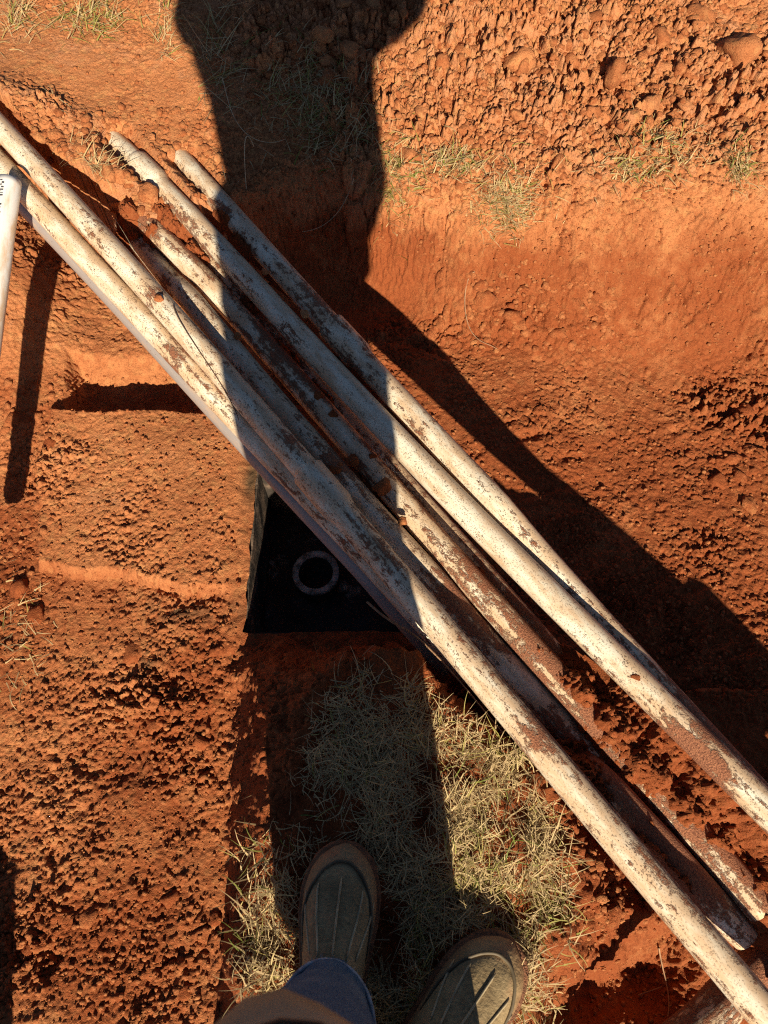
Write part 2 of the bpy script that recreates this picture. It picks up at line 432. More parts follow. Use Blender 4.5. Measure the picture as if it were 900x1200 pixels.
detail += np.clip(blob(700, 345, -.15, .05, .05) + blob(840, 270, -.05, .05, .04) + blob(870, 500, -.27, .12, .12) + blob(640, 490, -.27, .12, .04), 0, 1) * (.016 * (pl_b - .4) + .016 * (pl_a - .4) - .008 * pits)
for (u, v, rx, ry, a) in [(520,372,.10,.018,-.3),(700,350,.02,.04,0),(620,480,.09,.012,.3),(690,500,.06,.010,.2),(600,340,.07,.02,.3),(560,360,.06,.03,.2),(820,465,.012,.012,0),(880,480,.03,.015,0),(660,540,.06,.008,.35),(840,660,.03,.012,.3),(850,130,.06,.015,.3),(705,85,.02,.05,0),(640,60,.04,.02,0)]:
    detail -= .020 * blob(u, v, -.15 if v > 280 else .02, rx, ry, a) * (.5 + f_med * 1.4 + .4 * dome)
detail += shade_berm * (.014 * (pl_b - .4) + .006 * (pl_c - .4) + .012 * f_med)
detail += slump * (.022 * f_med + .012 * f_fine + .012 * dome * crack - .02 * pits)
far_fade = 1.0 / (1 + np.clip(np.hypot(X, Y - .8) - 1.4, 0, None) * 2)
calm = .48 + .68 * sstep(-.16, .22, fbm(X, Y, .20, 3, 501))
calm = np.where(cl_bank > .5, .85 + .15 * calm, calm) * (1 - .12 * lid)
edge = np.clip(1 - np.maximum(np.maximum(np.abs(X) - 1.0, Y - 2.03), -.33 - Y) / .14, 0, 1)
detail = detail * calm * edge
gyv, gxv = np.gradient(Z, GY, GX)
nl = 1 / np.sqrt(1 + gxv ** 2 + gyv ** 2)
detail = detail * far_fade
jx, jy = fbm(X, Y, .05, 3, 401) * .007, fbm(X, Y, .05, 3, 411) * .007
SX = np.clip(-gxv * nl * detail, -.006, .006); SY = np.clip(-gyv * nl * detail, -.006, .006)
Z += detail * nl
Z += sstep(3, 12, np.hypot(X, Y)) * .5 * fbm(X, Y, 9, 2, 99)

# the hatch opening in the tank lid
HX0, HX1, HY0, HY1 = -0.283, 0.10, 0.413, 0.79
HZ = -0.262
near_h = sstep(.07, .015, np.maximum(np.maximum(HX0 - X, X - HX1), np.maximum(HY0 - Y, Y - HY1)))
rimz = HZ + .006 + .006 * f_med + .004 * f_fine
Z = Z * (1 - near_h) + np.where(Y < HY0, np.maximum(Z, rimz), rimz) * near_h

# keep the soil below the pipes wherever they run free of it
for k, (P, r) in COURSE.items():
    if k in ('W', 'H'): continue
    sel = inside_core
    for a in range(0, len(P), 1):
        px, py, pz = P[a]
        if abs(px) > 1.1 or py > 2.2 or py < -.45: continue
        end_ = k in ('A', 'B') and a < 25
        if end_ and a < 4: continue
        w_k = r * (2.6 if end_ else 1.05)
        i0, i1 = np.searchsorted(GX, px - w_k), np.searchsorted(GX, px + w_k)
        j0, j1 = np.searchsorted(GY, py - w_k), np.searchsorted(GY, py + w_k)
        if i1 <= i0 or j1 <= j0: continue
        fade = 1.0 - float(np.exp(-((a / len(P)) / .06) ** 2)) if k in ('C1', 'C2', 'D') else 1.0
        cap = pz + r * .30 + (1 - fade) * .035
        if end_:
            dd = np.hypot(X[j0:j1, i0:i1] - px, Y[j0:j1, i0:i1] - py)
            cap = pz + np.maximum(dd - r * .9, 0) * 1.3
        sub = Z[j0:j1, i0:i1]; np.minimum(sub, cap + .004 * f_med[j0:j1, i0:i1], out=sub)

dry = .16 + .70 * sstep(.5, 1.0, prof) * (Y > .9) + .10 * cl_bank + .22 * left_floor * sstep(.1, .9, Y) + .28 * left_floor + .10 * right_floor * sstep(.6, 1.2, Y) + .35 * heap
dry += .15 * lid * left_floor
dry -= .30 * np.clip(blob(215, 800, -.27, .07, .14) + blob(110, 1110, -.27, .2, .08) + blob(15, 640, -.27, .06, .2) + .8 * blob(620, 380, -.2, .2, .05), 0, 1)
dry = np.clip(dry + .35 * f_low + .10 * (RV - .5), 0.0, 1)
stain = np.clip(.8 * blob(205, 712, -.27, .05, .03) * (f_med > -.05) + .7 * blob(175, 775, -.27, .02, .02) * (f_fine > 0) + .9 * blob(296, 560, -.26, .02, .07) + .5 * blob(262, 720, -.27, .06, .02) * (f_med > 0), 0, .85)

ny, nx = X.shape
ids = np.arange(nx * ny).reshape(ny, nx)
Q = np.stack([ids[:-1, :-1], ids[:-1, 1:], ids[1:, 1:], ids[1:, :-1]], -1)
xc = .5 * (X[:-1, :-1] + X[1:, 1:]); yc = .5 * (Y[:-1, :-1] + Y[1:, 1:])
hole = (xc > HX0) & (xc < HX1) & (yc > HY0) & (yc < HY1)
Q = Q[~hole]
gme = grid_mesh('ground', np.stack([X + SX * (1 - near_h) + jx * near_h, Y + SY * (1 - near_h) + jy * near_h, Z], -1).reshape(-1, 3), Q)
fattr(gme, 'dry', dry.ravel()); fattr(gme, 'stain', stain.ravel())
ground = tag(link('ground', gme, MAT['ground']), 'red clay ground with an open trench and grassy ledge', None, None, 'structure')

def gz(x, y):
    i = int(np.clip(np.searchsorted(GX, x) - 1, 0, nx - 2)); j = int(np.clip(np.searchsorted(GY, y) - 1, 0, ny - 2))
    a = (x - GX[i]) / (GX[i + 1] - GX[i]); b = (y - GY[j]) / (GY[j + 1] - GY[j])
    return float((Z[j, i] * (1 - a) + Z[j, i + 1] * a) * (1 - b) + (Z[j + 1, i] * (1 - a) + Z[j + 1, i + 1] * a) * b)

def drop(u, v, z0=0.0):
    """ground point seen at photo pixel (u, v)"""
    z = z0
    for _ in range(12):
        p = at(u, v, z); z = .5 * z + .5 * gz(p[0], p[1])
    p = at(u, v, z); return np.array([p[0], p[1], gz(p[0], p[1])])

def drop_many(u, v):
    """the same for many pixels at once"""
    u = np.asarray(u, float); v = np.asarray(v, float); z = np.zeros_like(u)
    dx = (u - 450) / FPX; up = (600 - v) / FPX; dy = up * CP + SP; dz = up * SP - CP
    def hz(x, y):
        i = np.clip(np.searchsorted(GX, x) - 1, 0, nx - 2); j = np.clip(np.searchsorted(GY, y) - 1, 0, ny - 2)
        return Z[j, i]
    for _ in range(12):
        k = (z - CAMH) / dz; z = .5 * z + .5 * hz(dx * k, dy * k)
    k = (z - CAMH) / dz; return np.stack([dx * k, dy * k, hz(dx * k, dy * k)], 1)

# ------------------------------------------------------------------ clods of clay
def clod_mesh(name, seed, flat=.62, sub=3, planes=9):
    r = random.Random(seed)
    bm = bmesh.new(); bmesh.ops.create_icosphere(bm, subdivisions=sub, radius=1)
    ns = []
    for _ in range(planes):
        n = Vector((r.gauss(0, 1), r.gauss(0, 1), r.gauss(0, 1))).normalized(); ns.append((n, r.uniform(.5, .95)))
    off = Vector((r.uniform(0, 50),) * 3)
    for v in bm.verts:
        d = v.co.normalized(); rad = 1.15
        for n, o in ns:
            k = d.dot(n)
            if k > .05: rad = min(rad, o / k)
        rad *= 1 + .20 * mnoise.noise(d * 2.2 + off) + .12 * mnoise.noise(d * 5.0 + off) + .06 * mnoise.noise(d * 11 + off)
        v.co = Vector((d.x * rad, d.y * rad * r.uniform(.99, 1.01), d.z * rad * flat))
    me = bpy.data.meshes.new(name); bm.to_mesh(me); bm.free()
    me.polygons.foreach_set('use_smooth', [True] * len(me.polygons)); me.materials.append(MAT['clod']); return me

MAT['clod_damp'] = soil_material('damp clay clod', 0.22, rnd=True)
CLODS = [clod_mesh('clod', 100 + i, flat=.5 + .035 * i) for i in range(10)]

CLODS_DAMP = []
for m_ in CLODS[:5]:
    c_ = m_.copy(); c_.name = 'damp_clod'; c_.materials.clear(); c_.materials.append(MAT['clod_damp']); CLODS_DAMP.append(c_)

def put_clod(p, size, sink=.35, parent=ground, aspect=None, name='clod', tilt=.5):
    me = random.choice(CLODS if p[2] > -.06 and p[1] > .9 else CLODS_DAMP); o = bpy.data.objects.new(name, me); COL.objects.link(o)
    a = aspect or random.uniform(.65, 1.0)
    o.scale = (size, size * a, size * random.uniform(.75, 1.1))
    o.rotation_euler = (random.gauss(0, tilt * .5), random.gauss(0, tilt * .5), random.uniform(0, 6.28))
    o.location = (p[0], p[1], p[2] + size * .6 * (1 - 2 * sink))
    if parent is not None: o.parent = parent
    return o

def in_regions(n, regs, smin, smax, power=2.2):
    placed = 0; out = []
    tot = sum(r[4] for r in regs)
    for (u0, v0, u1, v1, w) in regs:
        for _ in range(int(round(n * w / tot))):
            u, v = random.uniform(u0, u1), random.uniform(v0, v1)
            s = smin + (smax - smin) * random.random() ** power
            out.append((u, v, s))
    return out

CL_REG = [(440, 5, 900, 150, 10), (440, 130, 760, 210, 3), (330, 0, 440, 110, 4), (30, 130, 260, 240, 4.2), (560, 330, 720, 400, 1.4),
          (780, 440, 900, 620, .8), (690, 980, 800, 1080, 1.0), (0, 430, 60, 720, 1.2), (20, 1050, 260, 1190, .8), (150, 760, 262, 880, 1.0)]
for (u, v, s) in in_regions(262, CL_REG, .011, .030):
    if 440 < u < 640 and 165 < v < 280 and random.random() < .5: continue
    put_clod(drop(u, v), s, sink=random.uniform(.45, .75))
# the biggest clods of the spoil, where they lie
for (u, v, s, a) in [(612, 68, .042, .7), (640, 95, .045, .8), (722, 82, .040, .5), (675, 62, .030, .8), (525, 88, .030, .8), (665, 105, .026, .9), (780, 88, .030, .9),
                  (862, 70, .055, .8), (758, 125, .034, .6), (815, 65, .028, .7), (545, 60, .034, .8), (600, 20, .030, .9), (700, 25, .036, .8), (820, 20, .040, .8),
                  (500, 140, .028, .8), (480, 182, .032, .7), (545, 150, .026, .8), (655, 390, .022, .9), (610, 380, .024, .9), (380, 45, .034, .8), (383, 72, .024, .8), (410, 68, .032, .5), (350, 60, .024, .8), (425, 130, .022, .8),
                  (818, 470, .012, .9), (148, 244, .026, .6), (178, 228, .022, .8), (200, 262, .018, .8), (130, 190, .018, .9), (95, 175, .02, .8), (68, 160, .018, .8), (118, 258, .014, .7), (126, 160, .014, .8), (140, 158, .012, .8), (196, 176, .016, .8), (214, 176, .012, .8), (222, 196, .012, .8), (158, 200, .013, .8), (206, 196, .012, .8)]:
    put_clod(drop(u, v), s, sink=random.uniform(.5, .62), aspect=a, tilt=.3)

# crumbs of soil too small to pick apart
def crumb_field(name, spots, mat, parent, sub=1):
    base = []
    for sd in range(6):
        bm = bmesh.new(); bmesh.ops.create_icosphere(bm, subdivisions=sub, radius=1); r = random.Random(sd)
        for v in bm.verts: v.co *= r.uniform(.68, 1.18)
        base.append((np.array([v.co[:] for v in bm.verts]), np.array([[v.index for v in f.verts] for f in bm.faces]))); bm.free()
    V, F, n0 = [], [], 0
    for (p, s) in spots:
        b, f = base[random.randrange(6)]
        a = random.uniform(0, 6.28); c_, s_ = math.cos(a), math.sin(a)
        q = b * np.array([s, s * random.uniform(.7, 1), s * random.uniform(.5, .9)])
        q = np.stack([q[:, 0] * c_ - q[:, 1] * s_, q[:, 0] * s_ + q[:, 1] * c_, q[:, 2]], 1) + p
        V.append(q); F.append(f + n0); n0 += len(q)
    me = grid_mesh(name, np.concatenate(V), np.concatenate(F), True)
    o = link(name, me, mat, parent); tag(o, kind='stuff'); return o

spots = []
for (u, v, s) in in_regions(13000, [(0, 440, 280, 1200, 30), (440, 0, 900, 300, 20), (20, 120, 300, 290, 7), (500, 300, 900, 800, 22), (650, 930, 860, 1200, 7), (280, 0, 440, 330, 5), (0, 0, 240, 150, 2)], .0016, .0065, 3.0):
    spots.append((u, v, s))
cand = spots; spots = []
for (u, v, s), p in zip(cand, drop_many([c[0] for c in cand], [c[1] for c in cand])):
    if HX0 - .01 < p[0] < HX1 and HY0 - .01 < p[1] < HY1: continue
    p[2] += s * .15; spots.append((p, s))
crumb_field('soil_crumbs', spots, MAT['crumb'], ground)
spots = []
for (u, v, s) in in_regions(2600, [(440, 0, 900, 170, 20), (440, 150, 800, 230, 3), (290, 0, 440, 120, 4), (20, 125, 270, 260, 5), (540, 320, 720, 410, 1.6), (690, 960, 820, 1090, 1.2), (0, 430, 60, 720, 1.0)], .005, .013, 1.8):
    spots.append((u, v, s))
cand = spots; spots = []
for (u, v, s), p in zip(cand, drop_many([c[0] for c in cand], [c[1] for c in cand])):
    p[2] -= s * random.uniform(.0, .4); spots.append((p, s))
crumb_field('small_clods', spots, MAT['crumb'], ground, sub=2)

# ------------------------------------------------------------------ pipes
DIRT = [  # (u, v, along, across, amount) earth lying on the bundle
    (640, 768, .07, .030, .9), (680, 810, .09, .042, 1.1), (722, 852, .09, .052, 1.2), (765, 896, .09, .058, 1.25), (808, 938, .09, .058, 1.25), (850, 980, .09, .054, 1.15), (890, 1018, .09, .050, 1.05), (960, 1100, .12, .055, 1.15), (1040, 1190, .14, .06, 1.2), (1150, 1310, .16, .06, 1.2),  # outermost blobs, out of view, added to close sunlit gaps in the shadow
    (645, 835, .07, .035, .85), (690, 895, .09, .045, .95), (770, 970, .10, .030, .8), (600, 775, .04, .022, .75), (620, 830, .08, .014, .75), (780, 1010, .08, .022, .8),
    (330, 405, .07, .020, .62), (375, 455, .06, .018, .6), (290, 350, .05, .022, .55), (225, 290, .07, .03, .7), (195, 255, .07, .035, .95), (265, 258, .05, .018, .75), (290, 290, .06, .018, .7),
    (560, 665, .03, .02, .6), (425, 560, .05, .016, .5), (345, 345, .10, .014, .55), (420, 440, .08, .012, .5), (600, 720, .03, .02, .55), (150, 250, .05, .04, 1.2),  (175, 268, .04, .028, .9), (205, 262, .06, .03, .9),
]
BDIR = np.array([.70, -.714])
def dirt_at(x, y):
    m = np.zeros_like(x)
    for (u, v, al, ac, k) in DIRT:
        p = at(u, v, 0.0); dx, dy = x - p[0], y - p[1]
        a = dx * BDIR[0] + dy * BDIR[1]; b = -dx * BDIR[1] + dy * BDIR[0]
        m = np.maximum(m, k * np.exp(-((a / al) ** 2) ** 1.2 - ((b / ac) ** 2) ** 1.2))
    return m

def pipe_mesh(name, P, r, bell=None, mud0=0.0, sides=22, mudpts=(), neck=None, off=0.0, trim=None):
    """tube along P; bell = (arclength of the bell's mouth, length, extra radius)"""
    T = np.gradient(P, axis=0); T /= np.linalg.norm(T, axis=1)[:, None]
    up = np.array([0, 0, 1.0]); N = np.cross(up, T); N /= np.linalg.norm(N, axis=1)[:, None]; B = np.cross(T, N)
    S = np.concatenate([[0], np.cumsum(np.linalg.norm(np.diff(P, axis=0), axis=1))])
    V, A, M, SD = [], [], [], []
    ang = np.linspace(0, 2 * math.pi, sides, endpoint=False)
    rad = np.full(len(P), r)
    if bell:
        s0, L, ex = bell
        w = np.where(S < s0, 0, np.where(S < s0 + L, 1, np.clip(1 - (S - s0 - L) / .02, 0, 1)))
        rad = rad + ex * w
    rows = []; STEP = []
    def ring(i, rr, s=None, c=None):
        c = P[i] if c is None else c
        for a in ang:
            V.append(c + N[i] * math.cos(a) * rr + B[i] * math.sin(a) * rr)
            A.append((S[i] + off, math.cos(a) * rr, math.sin(a) * rr))
            SD.append(max(math.cos(a), 0) ** .8 + .35 * max(-math.cos(a) - .6, 0))
        rows.append(len(V) - sides)
    ring(0, rad[0] - .004, c=P[0] + T[0] * .06); ring(0, rad[0] - .004); 
    for i in range(len(P)):
        if bell and i and S[i - 1] < bell[0] <= S[i]:
            STEP.append(len(rows)); ring(i, r); ring(i, r + bell[2] * .8, c=P[i] - T[i] * .0005); ring(i, rad[i], c=P[i] + T[i] * .0012)
        else: ring(i, rad[i])
    ring(len(P) - 1, rad[-1] - .004); ring(len(P) - 1, rad[-1] - .004, c=P[-1] - T[-1] * .06)
    F = []
    for a, b in zip(rows[:-1], rows[1:]):
        for k in range(sides):
            F.append((a + k, a + (k + 1) % sides, b + (k + 1) % sides, b + k))
    V = np.array(V)
    me = mesh_from(name, V, F)
    for q in STEP + [0, 1, len(rows) - 3, len(rows) - 2]:
        for k in range(sides): me.polygons[q * sides + k].use_smooth = False
    vattr(me, 'pc', np.array(A))
    mud = mud0 + .55 * dirt_at(V[:, 0], V[:, 1])
    for (u, v, rr, k) in mudpts:
        p = at(u, v, P[:, 2].mean()); mud += k * np.exp(-(np.hypot(V[:, 0] - p[0], V[:, 1] - p[1]) / rr) ** 2)
    fattr(me, 'mud', mud); fattr(me, 'side', np.array(SD))
    return me

def s_at(key, u, v):
    P, _ = COURSE[key]
    S = np.concatenate([[0], np.cumsum(np.linalg.norm(np.diff(P, axis=0), axis=1))])
    best = min(range(len(P)), key=lambda i: (lambda q: (q[0] - u) ** 2 + (q[1] - v) ** 2)(px(P[i])))
    return S[best]
def px(p):
    q = np.asarray(p) - np.array([0, 0, CAMH]); dep = q[1] * SP - q[2] * CP
    return 450 + FPX * q[0] / dep, 600 - FPX * (q[1] * CP + q[2] * SP) / dep

GRP = 'bundle of old pipes across the trench'
def pipe(key, label, mat='pvc', bell=None, mud0=0.0, mudpts=(), group=GRP, name='plastic_pipe'):
    P, r = COURSE[key]
    b = (s_at(key, bell[0], bell[1]),   .085, .0062) if bell else None
    me = pipe_mesh(name, P - P[len(P) // 2], r, b, mud0, mudpts=(), off=hash_off[key])
    # attributes that depend on place need world positions
    c0 = P[len(P) // 2]
    n = len(me.vertices); co = np.empty(n * 3, np.float32); me.vertices.foreach_get('co', co); co = co.reshape(-1, 3) + c0
    mud = mud0 + .34 * dirt_at(co[:, 0], co[:, 1])
    rp_ = random.Random(key)
    for _ in range(16):                               # smears left by handling and by the soil they lay in
        q = P[rp_.randrange(len(P))]; rr = rp_.uniform(.012, .055)
        mud = mud + rp_.uniform(-.10, .26) * np.exp(-(np.linalg.norm(co - (q + np.array([rp_.gauss(0, .012), rp_.gauss(0, .012), .01])), axis=1) / rr) ** 2) * (mat == 'pvc')
    for (u, v, rr, k) in mudpts:
        p = at(u, v, float(c0[2])); mud += k * np.exp(-(np.hypot(co[:, 0] - p[0], co[:, 1] - p[1]) / rr) ** 2)
    me.attributes['mud'].data.foreach_set('value', mud.astype(np.float32))
    o = link(name, me, MAT[mat]); o.location = c0
    return tag(o, label, 'pipe', group)
hash_off = {k: 3.7 * i for i, k in enumerate(PIPES)}

pipe('A', 'muddy white pipe on the far right edge of the bundle, with a socket joint', bell=(389, 381), mud0=.0, mudpts=[(370, 365, .05, .2), (700, 700, .1, .08), (860, 880, .2, .25)])
pipe('B', 'bright white pipe second from the right edge of the bundle, lying highest', bell=(162, 192), mud0=-.10, mudpts=[(250, 280, .1, .1), (330, 360, .1, .12)])
pipe('C1', 'muddy pipe beside the dark gap, running into the loose soil heap', mud0=.06, mudpts=[(330, 420, .12, .2), (560, 690, .06, .2), (620, 760, .08, .15)])
pipe('C2', 'low muddy pipe tucked under the left side of the bright white pipe', mud0=.10, mudpts=[(330, 400, .12, .2), (620, 720, .12, .15)])
pipe('D', 'greyish white pipe left of the dark gap, vanishing under soil near the grass', mud0=.0, mudpts=[(400, 545, .04, .25), (545, 730, .07, .3), (620, 790, .06, -.25), (250, 370, .1, .1)])
pipe('E', 'soil caked pipe emerging from behind the front pipe at lower right', mud0=.12, mudpts=[(620, 810, .08, .25), (740, 950, .06, -.1), (790, 1010, .07, .45), (860, 1070, .04, -.2)])
pipe('F', 'long front pipe with a socket joint above the black hatch', bell=(363, 556), mud0=.02, mudpts=[(345, 520, .03, .25), (185, 355, .02, .35), (455, 655, .06, .12), (625, 870, .03, .3), (790, 1060, .1, .08)])
pipe('P', 'tan stained pipe along the lower left edge of the bundle', mud0=.0, mudpts=[(380, 620, .1, .1)])
pipe('G', 'clean grey pipe peeping out from underneath the bundle at lower left', 'pvc_grey', mud0=-.1)
pipe('H', 'thicker muddy pipe crossing under the bundle in the bottom right corner', mud0=.14, group='loose pipes')
pipe('W', 'clean new white pipe lying along the left edge', 'pvc_clean', mud0=-.05, mudpts=[(2, 388, .03, .35)], group='loose pipes')

# printed lettering on the new pipe
PW, rW = COURSE['W']
tdir = Vector(PW[3] - PW[12]).normalized()
MAT['ink'] = plain('dark printing ink', (.06, .06, .07), .6, .2)
pw = bpy.data.objects['plastic_pipe'] if False else [o for o in COL.objects if o.get('label', '').startswith('clean new white')][0]
side_n = Vector((-.02, -.55, .80)); side_n = (side_n - tdir * side_n.dot(tdir)).normalized()
tv, tf = [], []; xx = 0.0; r_ = random.Random(5)      # faint stencilled marks, too blurred in the photograph to read
while xx < .11:
    w_m = r_.uniform(.0012, .004); y0 = r_.choice((0, 0, .004)); y1 = r_.choice((.009, .009, .005))
    b_m = len(tv); tv += [(xx, y0, 0), (xx + w_m, y0, 0), (xx + w_m, y1, 0), (xx, y1, 0)]; tf.append((b_m, b_m + 1, b_m + 2, b_m + 3))
    xx += w_m + r_.uniform(.0012, .005)
tm = mesh_from('printed_marks', tv, tf, False)
crossd = tdir.cross(side_n)
org = Vector(PW[10]); 
for v in tm.vertices:
    a = (v.co.y - .004) / rW
    base = org + tdir * v.co.x
    v.co = base + (side_n * math.cos(a) - crossd * math.sin(-a) * -1) * (rW + .0006) - pw.location
po = link('printed_marks', tm, MAT['ink'], pw)

# ------------------------------------------------------------------ loose soil lying on and between the pipes
a_ = np.arange(-1.35, 1.15, .0028); b_ = np.arange(-.16, .19, .0028)
AA, BB = np.meshgrid(a_, b_); o0 = at(500, 600, 0.0)
DX = o0[0] + AA * BDIR[0] - BB * BDIR[1]; DY = o0[1] + AA * BDIR[1] + BB * BDIR[0]
num = np.zeros_like(DX); den = np.zeros_like(DX) + 1e-9
for k in ('A', 'B', 'C1', 'C2', 'D', 'E', 'F'):
    P, r = COURSE[k]; m_ = len(P); Pc = np.stack([np.interp(np.linspace(0, m_ - 1, m_ * 3), np.arange(m_), P[:, q]) for q in range(3)], 1)
    d2 = (DX[..., None] - Pc[:, 0]) ** 2 + (DY[..., None] - Pc[:, 1]) ** 2
    i = d2.argmin(-1); w = np.exp(-d2.min(-1) / (2 * .022 ** 2)); num += w * Pc[i, 2]; den += w
zpl = num / den
mk = dirt_at(DX, DY)
fm = fbm(DX, DY, .035, 4, 201, .6); ff = fbm(DX, DY, .011, 3, 211, .6)
w1, w2, wr, _ = worley(DX, DY, .016, 221); cr = np.clip(1 - (w1 / .8) ** 2, 0, 1) * sstep(0, .2, w2 - w1)
pla = plates(DX + .01 * fm, DY + .01 * ff, .020, 231, .25); plb = plates(DX, DY, .009, 241, .3)
ZD = zpl - .040 + .083 * np.minimum(mk, 1.2) + sstep(.2, .7, mk) * (.014 * fm + .009 * ff + .012 * (pla - .3) + .008 * (plb - .3))
ids = np.arange(DX.size).reshape(DX.shape)
Q = np.stack([ids[:-1, :-1], ids[:-1, 1:], ids[1:, 1:], ids[1:, :-1]], -1)
keep = (mk[:-1, :-1] > .16) & (den[:-1, :-1] > .02)
Q = Q[keep]; used = np.unique(Q); remap = np.full(DX.size, -1); remap[used] = np.arange(len(used))
VV = np.stack([DX, DY, ZD], -1).reshape(-1, 3)[used]
dirt = link('loose_soil', grid_mesh('loose_soil', VV, remap[Q]), MAT['loose'])
tag(dirt, 'crumbly dark red soil heaped on and between the pipes', 'soil', None, 'stuff')

def pipe_top(u, v):
    """point on top of the bundle seen at photo pixel (u, v)"""
    best = None
    for k in ORDER[:-1]:
        P, r = COURSE[k]
        for q in P[::2]:
            a, b = px(q + np.array([0, 0, r * .6])); d = (a - u) ** 2 + (b - v) ** 2
            if best is None or d < best[0]: best = (d, q[2] + r * .8)
    p = at(u, v, best[1]); return p

for (u, v, s, lab) in [
    (447, 573, .019, 'largest dark clay clod, cube-like, lodged over the dark gap between pipes'),
    (372, 466, .013, 'round clay clod on the muddy middle pipes, uppermost of the shaded ones'),
    (390, 487, .011, 'clay clod just below the round one on the muddy middle pipes'),
    (413, 541, .014, 'faint clay clod stuck on the pipe above the largest clod'),
    (436, 536, .010, 'small clay clod to the upper left of the largest clod, beside the bright pipe'),
    (392, 552, .012, 'dark clay clod wedged beside the socket joint of the front pipe'),
    (398, 545, .006, 'tiny clay crumb just above the clod by the socket joint'),
    (472, 612, .010, 'clay clod in the gap below the largest clod'),
    (503, 617, .006, 'tiny clay crumb between two pipes below the sunlit patch'),
    (745, 793, .010, 'orange clay clod sitting on the bright white pipe'),
    (278, 394, .008, 'sunlit clay crumb at the shadow edge in the dark gap'),
    (187, 352, .014, 'flat orange clay lump stuck to the sunlit front pipe'),
    (357, 370, .010, 'rounded clay clod between the two rightmost pipes above the socket joint'),
    (312, 320, .010, 'clay clod between the two rightmost pipes near the shadow edge')]:
    o = put_clod(pipe_top(u, v), s, sink=.30, parent=None, name='clay_clod', aspect=.9)
    tag(o, lab, 'clod', 'clods lying on the pipes')

# ------------------------------------------------------------------ the open hatch of the tank
def box_bm(bm, x0, x1, y0, y1, z0, z1):
    vs_ = [bm.verts.new(p) for p in ((x0,y0,z0),(x1,y0,z0),(x1,y1,z0),(x0,y1,z0),(x0,y0,z1),(x1,y0,z1),(x1,y1,z1),(x0,y1,z1))]
    for f in ((0,3,2,1),(4,5,6,7),(0,1,5,4),(1,2,6,5),(2,3,7,6),(3,0,4,7)): bm.faces.new([vs_[i] for i in f])

t_ = NT('sooty stained concrete')
po_ = t_.new('ShaderNodeNewGeometry').outputs['Position']
n_ = t_.noise(po_, 14, 6, .65); n2_ = t_.noise(po_, 60, 5, .7)
c_ = t_.mix(t_.ramp(n_, .45, .7), (.04, .03, .022), (.26, .17, .11)); c_ = t_.mix(t_.ramp(n2_, .6, .72), c_, (.22, .18, .14))
MAT['tank'] = t_.out(c_, .75, t_.bump(n2_, .006), .3)
hatch = bpy.data.objects.new('tank_hatch', None); COL.objects.link(hatch)
hc = np.array([(HX0 + HX1) / 2, (HY0 + HY1) / 2, HZ]); hatch.location = hc
tag(hatch, 'square black open tank hatch under the pipes', 'hatch')
ZB = -.95; HZW = HZ - .010; w_ = .03; i_ = .002
for (x0, x1, y0, y1) in [(HX0 - w_, HX0 + i_, HY0 - w_, HY1 + w_), (HX1 - i_, HX1 + w_, HY0 - w_, HY1 + w_), (HX0 + i_ + .001, HX1 - i_ - .001, HY0 - w_, HY0 + i_), (HX0 + i_ + .001, HX1 - i_ - .001, HY1 - i_, HY1 + w_)]:
    bm = bmesh.new(); box_bm(bm, x0, x1, y0, y1, ZB, HZW)
    bmesh.ops.subdivide_edges(bm, edges=bm.edges[:], cuts=9, use_grid_fill=True)
    for v in bm.verts:
        v.co += Vector((mnoise.noise(v.co * 18), mnoise.noise(v.co * 18 + Vector((9, 9, 9))), mnoise.noise(v.co * 14 + Vector((4, 0, 4))))) * .004
        v.co -= Vector(hc)
    me = bpy.data.meshes.new('hatch_wall'); bm.to_mesh(me); bm.free(); link('hatch_wall', me, MAT['tank'], hatch)
t_ = NT('black scummy water')
po_ = t_.new('ShaderNodeNewGeometry').outputs['Position']
n_ = t_.noise(po_, 16, 6, .7, .6)
c_ = t_.mix(t_.ramp(n_, .56, .74), (.03, .025, .02), (.60, .52, .42))
MAT['water'] = t_.out(c_, t_.ramp(n_, .5, .7, .25, .8), t_.bump(n_, .012), .4)
gx = np.linspace(HX0 - .02, HX1 + .02, 24); gy = np.linspace(HY0 - .02, HY1 + .02, 24)
V = [(x - hc[0], y - hc[1], -.70 + .006 * mnoise.noise(Vector((x * 12, y * 12, 0))) + .205 - hc[2]) for y in gy for x in gx]
F = [(j * 24 + i, j * 24 + i + 1, (j + 1) * 24 + i + 1, (j + 1) * 24 + i) for j in range(23) for i in range(23)]
link('scum', mesh_from('scum', V, F), MAT['water'], hatch)

t_ = NT('grimy pipe tee')
po_ = t_.new('ShaderNodeNewGeometry').outputs['Position']
n_ = t_.noise(po_, 45, 5, .7)
MAT['tee'] = t_.out(t_.mix(t_.ramp(n_, .4, .65), (.62, .57, .50), (.16, .13, .10)), .8, t_.bump(n_, .004), .3)
tp = at(370, 671, -.43)
def tube_ring(cx, cy, z0, z1, ro, ri, n=40):
    V, F = [], []
    for (r, z) in ((ro, z0), (ro, z1), (ri, z1), (ri, z0)):
        for k in range(n):
            a = 2 * math.pi * k / n; V.append((cx + r * math.cos(a), cy + r * math.sin(a), z))
    for q in range(3):
        for k in range(n): F.append((q * n + k, q * n + (k + 1) % n, (q + 1) * n + (k + 1) % n, (q + 1) * n + k))
    return V, F
V, F = tube_ring(0, 0, -.32, 0, .0525, .0425)
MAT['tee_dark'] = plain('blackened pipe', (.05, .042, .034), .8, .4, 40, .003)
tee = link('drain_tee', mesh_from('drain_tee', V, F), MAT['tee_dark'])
V, F = tube_ring(0, 0, -.006, .0025, .0545, .0405); link('rim', mesh_from('rim', V, F), MAT['tee'], tee); tee.location = tp
